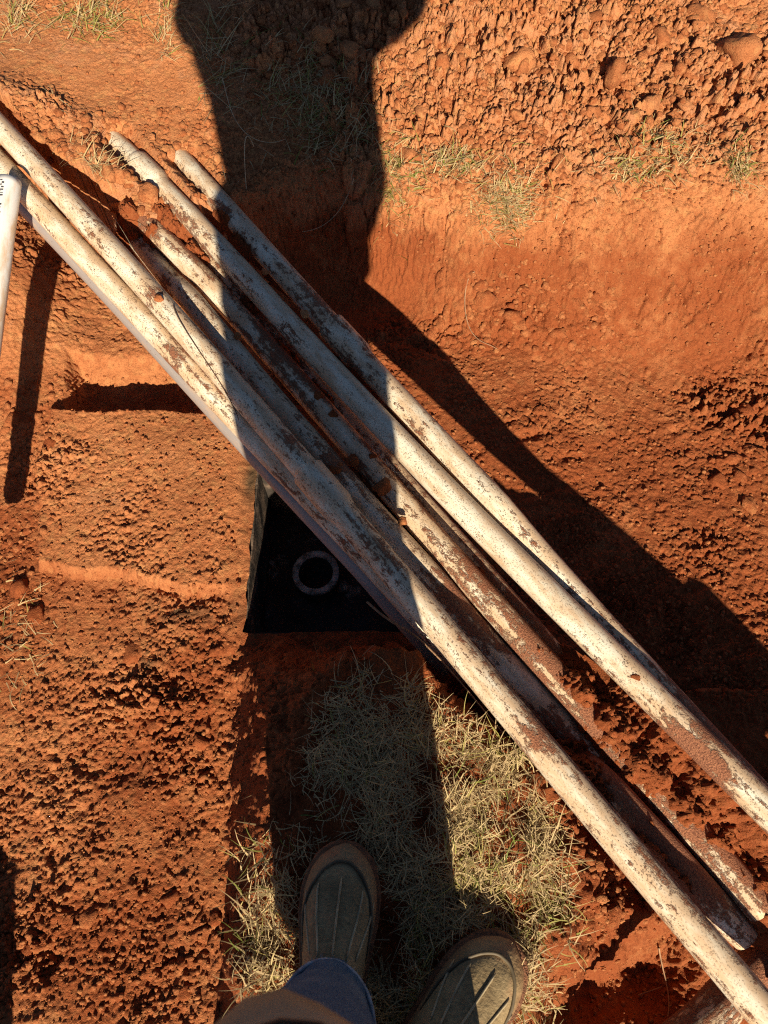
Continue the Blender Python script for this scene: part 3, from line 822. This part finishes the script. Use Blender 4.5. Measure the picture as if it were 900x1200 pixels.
tag(tee, 'round open end of a grimy drain pipe standing inside the hatch', 'drain pipe')
# branch running into the far wall of the tank
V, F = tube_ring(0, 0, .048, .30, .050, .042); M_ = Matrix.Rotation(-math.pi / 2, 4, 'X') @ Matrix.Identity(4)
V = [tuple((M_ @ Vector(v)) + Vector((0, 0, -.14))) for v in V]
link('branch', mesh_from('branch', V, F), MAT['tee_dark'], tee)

# ------------------------------------------------------------------ grass
t_ = NT('dry grass')
tn = t_.attr('tone').outputs['Fac']
rp = t_.new('ShaderNodeValToRGB'); t_.put(tn, rp.inputs[0])
els = rp.color_ramp.elements
els[0].position = 0; els[0].color = (.27, .17, .08, 1)
els[1].position = 1; els[1].color = (.15, .20, .03, 1)
for p_, c4 in ((.35, (.62, .46, .23)), (.6, (.46, .35, .12)), (.8, (.36, .32, .08))):
    e = els.new(p_); e.color = (*c4, 1)
gm_ = t_.out(rp.outputs[0], .7, None, .3)
tr = t_.new('ShaderNodeBsdfTranslucent'); t_.put(rp.outputs[0], tr.inputs[0]); mx = t_.new('ShaderNodeMixShader'); mx.inputs[0].default_value = .25
t_.put(t_.b.outputs[0], mx.inputs[1]); t_.put(tr.outputs[0], mx.inputs[2]); t_.put(mx.outputs[0], t_.n['Material Output'].inputs[0])
MAT['grass'] = gm_

def blade_mesh(name, specs, origin=(0, 0, 0)):
    """specs: list of (base, azimuth, lift 0..1, length, width, curl, tone)"""
    V, F, T = [], [], []; o = np.array(origin)
    for (b, az, lift, L, w, curl, tone) in specs:
        n = 4; p = np.array(b, float) - o; el = math.radians(8 + 80 * lift); a = az
        i0 = len(V)
        for k in range(n + 1):
            f = k / n
            sx, sy = -math.sin(a), math.cos(a); ww = w * (1 - f * .85) * .5
            tilt = .3
            V.append(p + np.array([sx, sy, tilt]) * ww); V.append(p - np.array([sx, sy, tilt]) * ww); T += [tone, tone]
            p = p + np.array([math.cos(a) * math.cos(el), math.sin(a) * math.cos(el), math.sin(el)]) * (L / n)
            el -= curl * (.5 + f); a += curl * .5 * (1 if tone * 1000 % 2 > 1 else -1)
        for k in range(n):
            q = i0 + 2 * k; F.append((q, q + 1, q + 3, q + 2))
    me = grid_mesh(name, np.array(V), np.array(F), True); fattr(me, 'tone', T); me.materials.append(MAT['grass']); return me

LEDGE_POLY = W2([(285,1200),(284,1150),(292,1060),(304,1000),(350,945),(362,880),(385,818),(440,785),(485,795),(512,835),(560,860),(604,866),(640,915),(662,970),(668,1050),(655,1130),(646,1200),(640,1330),(300,1330)], 0.0)
LP = np.array(LEDGE_POLY)
specs = []
N = 25000
xs = rng.uniform(LP[:, 0].min(), LP[:, 0].max(), N); ys = rng.uniform(LP[:, 1].min(), LP[:, 1].max(), N)
ok = poly_sdf(xs, ys, LP)
dens = fbm(xs, ys, .06, 3, 301); grn = fbm(xs, ys, .07, 3, 311)
for x, y, d, de, g in zip(xs, ys, ok, dens, grn):
    if d < -.012: continue
    front = max(0.0, min(1.0, (y - .12) / .15)); 
    if d < .03 and random.random() > .35 + d * 12: continue
    if de < -.02 and random.random() < .93: continue
    if x < -.03 and y > .02 and random.random() < .3 * front: continue
    tone = random.uniform(.1, .5)
    if g > .12 and x > 0.02 and random.random() < .28: tone = random.uniform(.6, 1)
    elif random.random() < .03: tone = random.uniform(.6, .9)
    L = .010 + .042 * random.random() ** 1.6; lift = random.random() ** 2.8 * .65
    specs.append(((x, y, gz(x, y) + .001 + random.random() * .012), random.uniform(0, 6.28), lift, L, random.uniform(.0009, .0024), random.uniform(-.2, .8), tone))
# long stalks hanging over the ledge's left edge and taller greener sprigs
for (u, v, n, sp) in [(305, 1010, 46, .02), (300, 1060, 30, .02), (298, 1110, 46, .02), (320, 1140, 30, .03), (590, 880, 60, .02), (545, 900, 40, .03), (560, 970, 40, .04), (620, 1000, 40, .03), (600, 1060, 40, .03), (570, 1010, 30, .03), (420, 800, 30, .03), (640, 1080, 40, .03), (400, 900, 50, .05)]:
    c = at(u, v, 0)
    for _ in range(n):
        x, y = c[0] + random.gauss(0, sp), c[1] + random.gauss(0, sp)
        tone = random.uniform(.1, .45) if random.random() < (.50 if c[0] > .05 else .72) else random.uniform(.6, 1)
        specs.append(((x, y, gz(x, y)), random.uniform(0, 6.28), random.uniform(.1, .8), random.uniform(.022, .06), random.uniform(.0015, .003), random.uniform(0, .5), tone))
turf = link('dry_grass', blade_mesh('dry_grass', specs)); tag(turf, 'matted dry grass covering the ledge around the boots', 'grass', None, 'stuff')

def tuft(u, v, n, su, sv, label, Lr=(.02, .05), green=.25, lift=.5, name='grass_tuft'):
    c = drop(u, v); S = []
    m = int(n * 1.7)
    for p in drop_many([u + random.gauss(0, su) for _ in range(m)], [v + random.gauss(0, sv) for _ in range(m)]):
        tone = random.uniform(.2, .48) if random.random() > green else random.uniform(.6, 1)
        S.append(((p[0], p[1], p[2] + random.random() * .004), random.uniform(0, 6.28), random.random() ** 1.5 * lift, random.uniform(*Lr), random.uniform(.0016, .0034), random.uniform(-.1, .4), tone))
    o = bpy.data.objects.new(name, None); COL.objects.link(o); o.location = c
    tag(link('blades', blade_mesh('blades', S, c), None, o), kind='stuff')
    return tag(o, label, 'grass tuft', 'grass tufts on the far bank')

tuft(465, 215, 300, 14, 24, 'straw coloured grass tuft right beside the shadow on the far bank')
tuft(530, 192, 190, 20, 10, 'thin grass tuft between the two thick straw tufts on the far bank')
tuft(590, 240, 420, 20, 20, 'thickest pale grass tuft on the sunlit far bank', green=.15)
tuft(775, 180, 240, 24, 18, 'straw grass tuft below the clods at upper right')
tuft(735, 200, 110, 22, 12, 'sparse grass wisps left of the upper right tuft')
tuft(866, 198, 130, 8, 12, 'small grass tuft near the right edge on the bank')
tuft(108, 22, 130, 24, 12, 'green tinged grass sprig on the upper left bank', Lr=(.03, .07), green=.5)
tuft(20, 25, 70, 14, 14, 'yellow grass wisps in the top left corner', Lr=(.03, .06))
tuft(195, 30, 70, 8, 22, 'dry grass at the left edge of the tall shadow', Lr=(.02, .05))
tuft(360, 95, 240, 36, 26, 'shaded grass patch high in the tall shadow', green=.35, Lr=(.03, .06))
tuft(390, 150, 260, 36, 24, 'shaded grass patch low in the tall shadow beside its right edge', green=.3, Lr=(.03, .06))
tuft(255, 70, 60, 12, 30, 'long wispy stalks at the left inside the tall shadow', Lr=(.06, .12))
tuft(112, 205, 70, 10, 10, 'straw wisp caught among the clods above the front pipe', Lr=(.03, .07), green=0)
tuft(25, 740, 36, 16, 34, 'faint straw scattered on the trench floor at the left edge', Lr=(.02, .05), green=.1, lift=.2)

# ------------------------------------------------------------------ roots, stalks and wire
def strand_mesh(name, pts, r, n=6):
    P = np.array(pts, float); m = 40; s = np.linspace(0, 1, len(P)); q = np.linspace(0, 1, m)
    d = min(4, len(P) - 1); C = np.stack([np.polyval(np.polyfit(s, P[:, k], d), q) for k in range(3)], 1)
    T = np.gradient(C, axis=0); T /= np.linalg.norm(T, axis=1)[:, None]
    N_ = np.cross(T, [0.1, .05, 1]); N_ /= np.linalg.norm(N_, axis=1)[:, None]; B_ = np.cross(T, N_)
    V, F = [], []
    for i in range(m):
        rr = r * (1 - .5 * i / m)
        for k in range(n):
            a = 2 * math.pi * k / n; V.append(C[i] + (N_[i] * math.cos(a) + B_[i] * math.sin(a)) * rr)
    for i in range(m - 1):
        for k in range(n): F.append((i * n + k, i * n + (k + 1) % n, (i + 1) * n + (k + 1) % n, (i + 1) * n + k))
    V = np.array(V); c = C[0].copy(); return mesh_from(name, V - c, F), c

MAT['root'] = plain('pale root', (.30, .17, .09), .85, .3)
MAT['wire'] = plain('dark wire', (.10, .06, .04), .6, .3)
MAT['stalk'] = plain('straw stalk', (.48, .38, .22), .8, .2)
def strand(name, pts, r, mat, label, cat):
    me, c = strand_mesh(name, pts, r); o = link(name, me, MAT[mat]); o.location = c; return tag(o, label, cat)
g = lambda l, h=.004: [drop(u, v) + np.array([0, 0, h]) for u, v in l]
strand('plant_root', g([(556, 320), (545, 345), (548, 380), (562, 400), (582, 410)]), .0016, 'root', 'thin curved root on the sunlit trench wall right of the shadow', 'root')
strand('plant_root', g([(770, 1110), (776, 1140), (781, 1165), (780, 1190)], .01), .0016, 'root', 'thin pale root dangling at the bottom right beside the front pipe', 'root')
strand('plant_root', g([(746, 1165), (760, 1160), (774, 1155)], .01), .0012, 'root', 'short sideways root meeting the dangling one at bottom right', 'root')
strand('grass_stalk', g([(300, 185), (290, 215), (283, 245), (278, 270)], .03), .0011, 'stalk', 'thin stalk hanging over the rightmost pipe inside the tall shadow', 'stalk')
strand('grass_stalk', g([(415, 215), (400, 245), (380, 268), (355, 277)], .015), .0011, 'stalk', 'thin curved stalk under the shaded grass patch', 'stalk')
strand('grass_stalk', g([(262, 100), (270, 130), (285, 160), (310, 175), (335, 172)], .02), .0010, 'stalk', 'long curving stalk across the upper part of the tall shadow', 'stalk')
strand('grass_stalk', [drop(118, 232) + np.array([0, 0, .04]), pipe_top(135, 262) + np.array([0, 0, .012]), pipe_top(160, 300) + np.array([0, 0, .012])], .0010, 'stalk', 'straw stalk lying across the sunlit pipe below the straw wisp', 'stalk')
FP = COURSE['F'][0]
def on_pipe(u, v, h=.0015):
    q = min(FP, key=lambda p: (px(p)[0] - u) ** 2 + (px(p)[1] - v) ** 2)
    # meet the ray with the pipe's surface
    for z in np.linspace(q[2] + R + .002, q[2] - R, 80):
        p = at(u, v, z); T = FP[-1] - FP[0]; T = T / np.linalg.norm(T); d = p - q; d = d - T * d.dot(T)
        if np.linalg.norm(d) <= R + h: return p
    return at(u, v, q[2] + R * .6)
strand('wire', [on_pipe(203, 358), on_pipe(213, 378), on_pipe(228, 405), on_pipe(248, 432), on_pipe(262, 455), on_pipe(274, 478), on_pipe(280, 492)], .0012, 'wire', 'thin dark wire trailing along the sunlit front pipe', 'wire')
GP = COURSE['G'][0]
strand('cable', [at(430, 705, -.02), at(470, 735, -.03), at(500, 757, -.035), at(545, 806, -.03), at(590, 860, -.02)], .0022, 'root', 'thin brown cable below the front pipe beside the ledge', 'cable')

# ------------------------------------------------------------------ the person: boots, jeans, jacket, body, phone
t_ = NT('dusty olive brown rubber'); ob_ = t_.new('ShaderNodeTexCoord').outputs['Object']
bg = t_.noise(ob_, 22, 5, .65); fn = t_.noise(ob_, 160, 4, .6); nz = t_.new('ShaderNodeSeparateXYZ'); t_.put(ob_, nz.inputs[0])
c_ = t_.mix(t_.ramp(bg, .35, .68), (.22, .15, .07), (.37, .27, .135)); c_ = t_.mix(t_.ramp(fn, .5, .72, 0, .5), c_, (.12, .085, .045))
red_ = t_.math('ADD', t_.ramp(nz.outputs[2], .058, .022, 0, .55), t_.ramp(bg, .50, .68, 0, .6), True)
c_ = t_.mix(red_, c_, (.30, .125, .055))
MAT['rubber'] = t_.out(c_, .68, t_.bump(fn, .002), .3)
MAT['rubber_dark'] = plain('dark rubber seam', (.115, .085, .048), .6, .3, 30)
MAT['rib'] = plain('worn rubber rib', (.40, .31, .18), .7, .25, 40)
MAT['leather'] = plain('brown leather', (.10, .055, .028), .7, .3, 50, .002)
MAT['sole'] = plain('muddy sole', (.20, .085, .040), .85, .4, 60, .004)
MAT['skin'] = plain('skin', (.50, .30, .21), .6, .1, 20)
MAT['hair'] = plain('brown hair', (.06, .04, .025), .7, .3, 60)
MAT['phone'] = plain('dark phone', (.02, .02, .025), .3, .1, 10)
t_ = NT('blue denim'); ob_ = t_.new('ShaderNodeTexCoord').outputs['Object']
wv = t_.noise(ob_, 900, 2, .5); bg = t_.noise(ob_, 18, 4)
c_ = t_.mix(t_.ramp(wv, .4, .6), (.030, .062, .115), (.09, .15, .23)); c_ = t_.mix(t_.ramp(bg, .45, .7, 0, .4), c_, (.16, .21, .26))
MAT['denim'] = t_.out(c_, .9, t_.bump(wv, .0015), .1)
MAT['hem'] = plain('faded denim hem', (.22, .25, .29), .95, .35, 90)
t_ = NT('brown canvas'); ob_ = t_.new('ShaderNodeTexCoord').outputs['Object']
wv = t_.noise(ob_, 700, 2, .5); bg = t_.noise(ob_, 12, 4)
c_ = t_.mix(t_.ramp(bg, .35, .7), (.22, .20, .14), (.32, .29, .21))
MAT['canvas'] = t_.out(c_, .9, t_.bump(wv, .0015), .1)

def interp(tbl, s): 
    xs_, ys_ = zip(*tbl); return float(np.interp(s, xs_, ys_))
WT = [(0, .004), (.03, .020), (.10, .034), (.25, .037), (.40, .038), (.55, .046), (.70, .0525), (.80, .052), (.88, .046), (.94, .035), (.98, .021), (1, .006)]
HT = [(0, .060), (.1, .095), (.28, .108), (.42, .104), (.52, .092), (.64, .076), (.78, .064), (.88, .056), (.95, .044), (1, .030)]
BL = .312
def boot_surf(s, a):
    """a in 0..pi from right to left over the top"""
    w = interp(WT, s) * (1 + 0.02 * math.sin(s * 9)); h = interp(HT, s)
    c_, s_ = math.cos(a), math.sin(a)
    x = w * math.copysign(abs(c_) ** .75, c_); z = .010 + (h - .010) * (s_ ** .80 if s_ > 0 else 0)
    bend = .012 * math.sin(max(0, s - .35) / .65 * math.pi * .5)
    return Vector((x - bend, s * BL, z))
def tube_on(pts, r, n=8):
    P = np.array([p[:] for p in pts]); m = len(P); T = np.gradient(P, axis=0); T /= np.linalg.norm(T, axis=1)[:, None]
    N_ = np.cross(T, [0, 0, 1.0]) + 1e-6; N_ /= np.linalg.norm(N_, axis=1)[:, None]; B_ = np.cross(T, N_)
    V, F = [], []
    for i in range(m):
        rr = r * (1 if 0 < i < m - 1 else .4)
        for k in range(n):
            a = 2 * math.pi * k / n; V.append(P[i] + (N_[i] * math.cos(a) + B_[i] * math.sin(a)) * rr)
    for i in range(m - 1):
        for k in range(n): F.append((i * n + k, i * n + (k + 1) % n, (i + 1) * n + (k + 1) % n, (i + 1) * n + k))
    F.append(tuple(range(n))[::-1]); F.append(tuple((m - 1) * n + k for k in range(n)))
    return V, F

def make_boot(person, toe, ang, mirror):
    mx_ = -1 if mirror else 1
    root = bpy.data.objects.new('boot', None); COL.objects.link(root); root.parent = person
    d = Vector((math.sin(ang), math.cos(ang), 0))
    heel = Vector((toe[0], toe[1], 0)) - d * BL
    root.location = (heel.x, heel.y, toe[2]); root.rotation_euler = (0, 0, -ang)
    fl = lambda V: [(v[0] * mx_, v[1], v[2]) for v in V]
    ns, na = 44, 26; V, F = [], []
    ss = [(.5 - .5 * math.cos(math.pi * i / (ns - 1))) for i in range(ns)]
    for s in ss:
        for k in range(na):
            p = boot_surf(s, math.pi * k / (na - 1))
            p = p + Vector((0, 0, .0022 * mnoise.noise(Vector((p.x * 40, p.y * 30, p.z * 40)))))
            V.append(p)
    for i in range(ns - 1):
        for k in range(na - 1):
            q = i * na + k; F.append((q, q + 1, q + na + 1, q + na))
    link('shell', mesh_from('shell', fl(V), F), MAT['rubber'], root)
    # sole: outline a little wider than the shell
    V, F = [], []; out = []
    for s in ss: p = boot_surf(s, 0); out.append((p.x + .0045, p.y))
    for s in ss[::-1]: p = boot_surf(s, math.pi); out.append((p.x - .0045, p.y))
    out = [(x, y + (.004 if y > BL * .9 else -.003 if y < BL * .1 else 0)) for x, y in out]
    n = len(out)
    for z, k in ((0, .97), (.006, 1.0), (.021, 1.0), (.026, .975)):
        for (x, y) in out: V.append((x * k, BL / 2 + (y - BL / 2) * k, z))
    for q in range(3):
        for k in range(n): F.append((q * n + k, q * n + (k + 1) % n, (q + 1) * n + (k + 1) % n, (q + 1) * n + k))
    F.append(tuple(range(n))[::-1]); F.append(tuple(3 * n + k for k in range(n)))
    link('sole', mesh_from('sole', fl(V), F), MAT['sole'], root)
    # raised ribs fanning over the vamp
    for k in range(5):
        a0 = math.pi * (.30 + .10 * k); a1 = math.pi * (.16 + .17 * k)
        pts = [boot_surf(.56 + .30 * f * (1 - .25 * abs(k - 2) / 2), a0 + (a1 - a0) * f) + Vector((0, 0, .0008)) for f in np.linspace(0, 1, 12)]
        V, F = tube_on(pts, .0015); link('rib', mesh_from('rib', fl(V), F), MAT['rib'], root)
    # seam round the toe
    pts = []
    for f in np.linspace(0, 1, 40):
        a = math.pi * (.12 + .76 * f); s = .55 + .375 * math.sin(math.pi * f) ** .55
        pts.append(boot_surf(s, a) + Vector((0, 0, .0012)))
    V, F = tube_on(pts, .0024); link('toe_seam', mesh_from('toe_seam', fl(V), F), MAT['rubber_dark'], root)
    # rubber collar arching over the instep, leather above it
    pts = [boot_surf(.50 - .05 * abs(math.cos(a)), a) + Vector((0, 0, .002)) for a in np.linspace(.12, math.pi - .12, 24)]
    V, F = tube_on(pts, .0055, 10); link('collar', mesh_from('collar', fl(V), F), MAT['rubber'], root)
    V, F = [], []; n = 28
    for j, (z, ry, rx, cy) in enumerate([(.06, .070, .036, .098), (.10, .066, .043, .095), (.13, .060, .045, .092), (.17, .056, .048, .090), (.22, .056, .050, .088)]):
        for k in range(n):
            a = 2 * math.pi * k / n
            V.append((rx * math.cos(a), cy + ry * math.sin(a), z + .003 * math.sin(5 * a + j)))
    for j in range(4):
        for k in range(n): F.append((j * n + k, j * n + (k + 1) % n, (j + 1) * n + (k + 1) % n, (j + 1) * n + k))
    link('ankle_upper', mesh_from('ankle_upper', fl(V), F), MAT['leather'], root)
    return root

# body: one continuous skinned figure
J = {'pelvis': ((-0.003, -.26, .93), .12), 'waist': ((-0.008, -.26, 1.05), .115), 'chest': ((-0.028, -.25, 1.26), .125), 'collar': ((-0.033, -.245, 1.40), .085), 'neck': ((-0.033, -.235, 1.50), .055),
     'chin': ((-0.028, -.20, 1.57), .062), 'skull': ((-0.028, -.20, 1.66), .085), 'crown': ((-0.028, -.21, 1.74), .07), 'nose': ((-0.026, -.105, 1.605), .012),
     'hip_l': ((-.12, -.25, .88), .088), 'knee_l': ((-.10, -.20, .50), .058), 'ank_l': ((-.080, -.215, .12), .036), 'foot_l': ((-.072, -.15, .045), .024),
     'hip_r': ((.03, -.27, .88), .088), 'knee_r': ((.055, -.265, .50), .058), 'ank_r': ((.072, -.302, .12), .040), 'foot_r': ((.09, -.25, .045), .024),
     'sh_l': ((-0.208, -.24, 1.37), .055), 'el_l': ((-.225, -.17, 1.265), .042), 'wr_l': ((-.085, -.075, 1.14), .028), 'pa_l': ((-.035, -.055, 1.155), .026),
     'sh_r': ((0.142, -.25, 1.38), .055), 'el_r': ((.300, -.19, 1.345), .042), 'wr_r': ((.13, -.085, 1.14), .028), 'pa_r': ((.085, -.06, 1.155), .026)}
ED = [('pelvis', 'waist'), ('waist', 'chest'), ('chest', 'collar'), ('collar', 'neck'), ('neck', 'chin'), ('chin', 'skull'), ('skull', 'crown'), ('chin', 'nose'),
      ('pelvis', 'hip_l'), ('hip_l', 'knee_l'), ('knee_l', 'ank_l'), ('ank_l', 'foot_l'), ('pelvis', 'hip_r'), ('hip_r', 'knee_r'), ('knee_r', 'ank_r'), ('ank_r', 'foot_r'),
      ('collar', 'sh_l'), ('sh_l', 'el_l'), ('el_l', 'wr_l'), ('wr_l', 'pa_l'), ('collar', 'sh_r'), ('sh_r', 'el_r'), ('el_r', 'wr_r'), ('wr_r', 'pa_r')]
ax_ = Vector((0, SP, -CP)); upv = Vector((0, CP, SP))
PHC = Vector((0, 0, CAMH)) - ax_ * .016 - upv * .055 + Vector((.022, 0, 0))
for side, sx in (('l', -1), ('r', 1)):
    for k in range(4):
        e = PHC + Vector((sx * .043, 0, 0)) + upv * (.028 - .020 * k)
        J[f'f{k}a_{side}'] = (tuple(e + Vector((sx * .008, 0, 0)) - ax_ * .014), .0085); J[f'f{k}b_{side}'] = (tuple(e - ax_ * .002 + Vector((sx * .003, 0, 0))), .008)
        J[f'f{k}c_{side}'] = (tuple(e + Vector((-sx * (.008 + .002 * (k % 2)), 0, 0)) + ax_ * .013), .0068)
        ED += [(f'pa_{side}', f'f{k}a_{side}'), (f'f{k}a_{side}', f'f{k}b_{side}'), (f'f{k}b_{side}', f'f{k}c_{side}')]
    th = PHC + Vector((sx * .046, 0, 0)) - upv * .05 - ax_ * .012
    J[f'ta_{side}'] = (tuple(th), .011); J[f'tb_{side}'] = (tuple(th + Vector((-sx * .022, 0, 0)) + upv * .03 - ax_ * .010), .0085)
    ED += [(f'pa_{side}', f'ta_{side}'), (f'ta_{side}', f'tb_{side}')]
keys = list(J); pm = bpy.data.meshes.new('person')
pm.from_pydata([J[k][0] for k in keys], [(keys.index(a), keys.index(b)) for a, b in ED], [])
person = link('person', pm, MAT['skin'])
tag(person, 'person in brown jacket, blue jeans and rubber boots, standing on the grassy ledge', 'person')
sk = person.modifiers.new('skin', 'SKIN'); sk.use_smooth_shade = True
for i, k in enumerate(keys): pm.skin_vertices[0].data[i].radius = (J[k][1], J[k][1])
pm.skin_vertices[0].data[keys.index('pelvis')].use_root = True
ss_ = person.modifiers.new('subsurf', 'SUBSURF'); ss_.levels = 1; ss_.render_levels = 2

tL = at(414, 990, .035); tR = at(592, 1096, .035)
make_boot(person, (tL[0] + .004, tL[1], gz(tL[0], tL[1] - .1) + .004), math.radians(9), False)
make_boot(person, (tR[0], tR[1], gz(tR[0], tR[1] - .1) + .004), math.radians(40), True)

def loft(rings, n=40, wob=0.0, wf=6, seed=0, close=False):
    """rings: (cx, cy, z, rx, ry)"""
    V, F = [], []
    for j, (cx, cy, z, rx, ry) in enumerate(rings):
        for k in range(n):
            a = 2 * math.pi * k / n
            w = 1 + wob * mnoise.noise(Vector((math.cos(a) * 1.6, math.sin(a) * 1.6, z * wf + seed)))
            w += .35 * wob * mnoise.noise(Vector((math.cos(a) * 4, math.sin(a) * 4, z * wf * 2.2 + seed + 7))) + .18 * wob * mnoise.noise(Vector((math.cos(a) * 9, math.sin(a) * 9, z * wf * 5 + seed)))
            V.append((cx + rx * w * math.cos(a), cy + ry * w * math.sin(a), z + wob * .04 * math.sin(3 * a)))
    for j in range(len(rings) - 1):
        for k in range(n): F.append((j * n + k, j * n + (k + 1) % n, (j + 1) * n + (k + 1) % n, (j + 1) * n + k))
    if close: F.append(tuple((len(rings) - 1) * n + k for k in range(n)))
    return V, F

def lerp_rings(rs, m=6):
    out = []
    for a, b in zip(rs[:-1], rs[1:]):
        for i in range(m): f = i / m; out.append(tuple(a[k] + (b[k] - a[k]) * f for k in range(5)))
    out.append(rs[-1]); return out

# jeans: two legs and a seat
for nm, rs in (('jeans_leg', [(-.074, -.196, .092, .060, .076), (-.074, -.197, .14, .066, .078), (-.074, -.200, .28, .078, .082), (-.078, -.21, .50, .084, .088), (-.095, -.24, .78, .094, .11), (-.085, -.25, .93, .11, .13)]),
               ('jeans_leg', [(.070, -.285, .100, .060, .078), (.066, -.285, .14, .066, .080), (.055, -.275, .28, .076, .082), (.038, -.265, .50, .082, .088), (.045, -.26, .78, .096, .11), (.05, -.26, .93, .11, .13)])):
    V, F = loft(lerp_rings(rs, 9), 36, .10, 14, rs[0][0] * 50)
    # turned-under cuff edge
    n = 36; c0 = rs[0]
    b0 = len(V)
    for k in range(n):
        a = 2 * math.pi * k / n; V.append((c0[0] + (c0[3] - .005) * math.cos(a), c0[1] + (c0[4] - .005) * math.sin(a), c0[2] + .004))
    for k in range(n): F.append((b0 + k, b0 + (k + 1) % n, (k + 1) % n, k))
    lg = link(nm, mesh_from(nm, V, F), MAT['denim'], person)
    # frayed hem roll
    pts = [Vector((c0[0] + (c0[3] + .002) * math.cos(a), c0[1] + (c0[4] + .002) * math.sin(a), c0[2] + .008 + .0015 * math.sin(9 * a))) for a in np.linspace(0, 2 * math.pi, 60)]
    V, F = tube_on(pts, .0032, 8); link('hem', mesh_from('hem', V, F), MAT['hem'], lg)
    S = []
    for _ in range(260):
        a = random.uniform(0, 2 * math.pi); b = (c0[0] + (c0[3] + .002) * math.cos(a), c0[1] + (c0[4] + .002) * math.sin(a), c0[2] + .007)
        S.append((b, a + random.gauss(0, .7), random.uniform(-.6, .2), random.uniform(.003, .009), .0009, random.uniform(0, .5), .3))
    fr = blade_mesh('frayed_threads', S); fr.materials.clear(); tag(link('frayed_threads', fr, MAT['hem'], lg), kind='stuff')
# jacket: torso and two sleeves
TR = [(-0.003, -0.245, 0.715, 0.160, 0.150), (-0.003, -0.250, 0.800, 0.158, 0.145), (0.013, -0.250, 0.950, 0.178, 0.142), (0.006, -0.250, 1.080, 0.190, 0.140), (-0.008, -0.250, 1.240, 0.218, 0.140), (-0.036, -0.250, 1.360, 0.205, 0.130), (-0.036, -0.245, 1.440, 0.140, 0.100), (-0.033, -0.235, 1.500, 0.075, 0.075)]
V, F = loft(lerp_rings(TR, 6), 48, .07, 9, 3)
V = [np.array(v) for v in V]
for v in V:                                   # the loose left front of the jacket swings forward at the hem
    k = max(0, (.86 - v[2]) / .15); a = math.atan2(v[1] + .245, v[0] + .003)
    v[1] += .034 * min(1, k) * math.exp(-((a - 2.15) / .75) ** 2); v[0] -= .012 * min(1, k)
    v[1] += .006 * min(1, k) * math.sin(a * 9 + v[2] * 14); v[2] += .03 * min(1, k) * math.exp(-((a - .9) / .5) ** 2)
jk = link('jacket', mesh_from('jacket', V, F), MAT['canvas'], person)
sm = jk.modifiers.new('cloth_thickness', 'SOLIDIFY'); sm.thickness = .006; sm.offset = -1
n48 = 48; pts = [Vector(V[k % n48 + 2 * n48]) + Vector((0, .001, 0)) for k in range(n48 + 1)]
Vh, Fh = tube_on(pts, .0016, 6); link('hem_seam', mesh_from('hem_seam', Vh, Fh), MAT['leather'], jk)
def sleeve(a, b, c, r0, r1, r2):
    P = [Vector(a).lerp(Vector(b), f) for f in np.linspace(0, 1, 8)][:-1] + [Vector(b).lerp(Vector(c), f) for f in np.linspace(0, .86, 8)]
    rr = list(np.linspace(r0, r1, 8))[:-1] + list(np.linspace(r1, r2, 8))
    P2 = np.array([p[:] for p in P]); P2[1:-1] = .25 * P2[:-2] + .5 * P2[1:-1] + .25 * P2[2:]
    T = np.gradient(P2, axis=0); T /= np.linalg.norm(T, axis=1)[:, None]
    N_ = np.cross(T, [0, .3, 1.0]); N_ /= np.linalg.norm(N_, axis=1)[:, None]; B_ = np.cross(T, N_); n = 20; V, F = [], []
    for i in range(len(P2)):
        for k in range(n):
            an = 2 * math.pi * k / n; w = rr[i] * (1 + .10 * mnoise.noise(Vector((math.cos(an) * 1.5, math.sin(an) * 1.5, i * .9))))
            V.append(P2[i] + (N_[i] * math.cos(an) + B_[i] * math.sin(an)) * w)
    for i in range(len(P2) - 1):
        for k in range(n): F.append((i * n + k, i * n + (k + 1) % n, (i + 1) * n + (k + 1) % n, (i + 1) * n + k))
    return link('sleeve', mesh_from('sleeve', V, F), MAT['canvas'], jk)
sleeve((-.183, -.245, 1.36), J['el_l'][0], J['wr_l'][0], .082, .064, .046)
sleeve((.117, -.25, 1.37), J['el_r'][0], J['wr_r'][0], .082, .066, .046)
# hair
bm = bmesh.new(); bmesh.ops.create_uvsphere(bm, u_segments=24, v_segments=16, radius=1)
bmesh.ops.delete(bm, geom=[v for v in bm.verts if v.co.z < -.15 or (v.co.y > .35 and v.co.z < .35)], context='VERTS')
for v in bm.verts: v.co = Vector((v.co.x * .092, v.co.y * .105, v.co.z * .105)) * (1 + .04 * mnoise.noise(v.co * 6)) + Vector((-.028, -.215, 1.67))
hm = bpy.data.meshes.new('hair'); bm.to_mesh(hm); bm.free(); link('hair', hm, MAT['hair'], person)
# phone
bm = bmesh.new(); box_bm(bm, -.036, .036, -.074, .074, -.004, .004); bmesh.ops.bevel(bm, geom=bm.edges[:], offset=.0025, segments=2, affect='EDGES')
me = bpy.data.meshes.new('smartphone'); bm.to_mesh(me); bm.free()
ph = link('smartphone', me, MAT['phone']); ph.location = PHC; ph.rotation_euler = (PITCH, 0, 0)
tag(ph, 'dark smartphone held out in both hands of the standing person', 'phone')
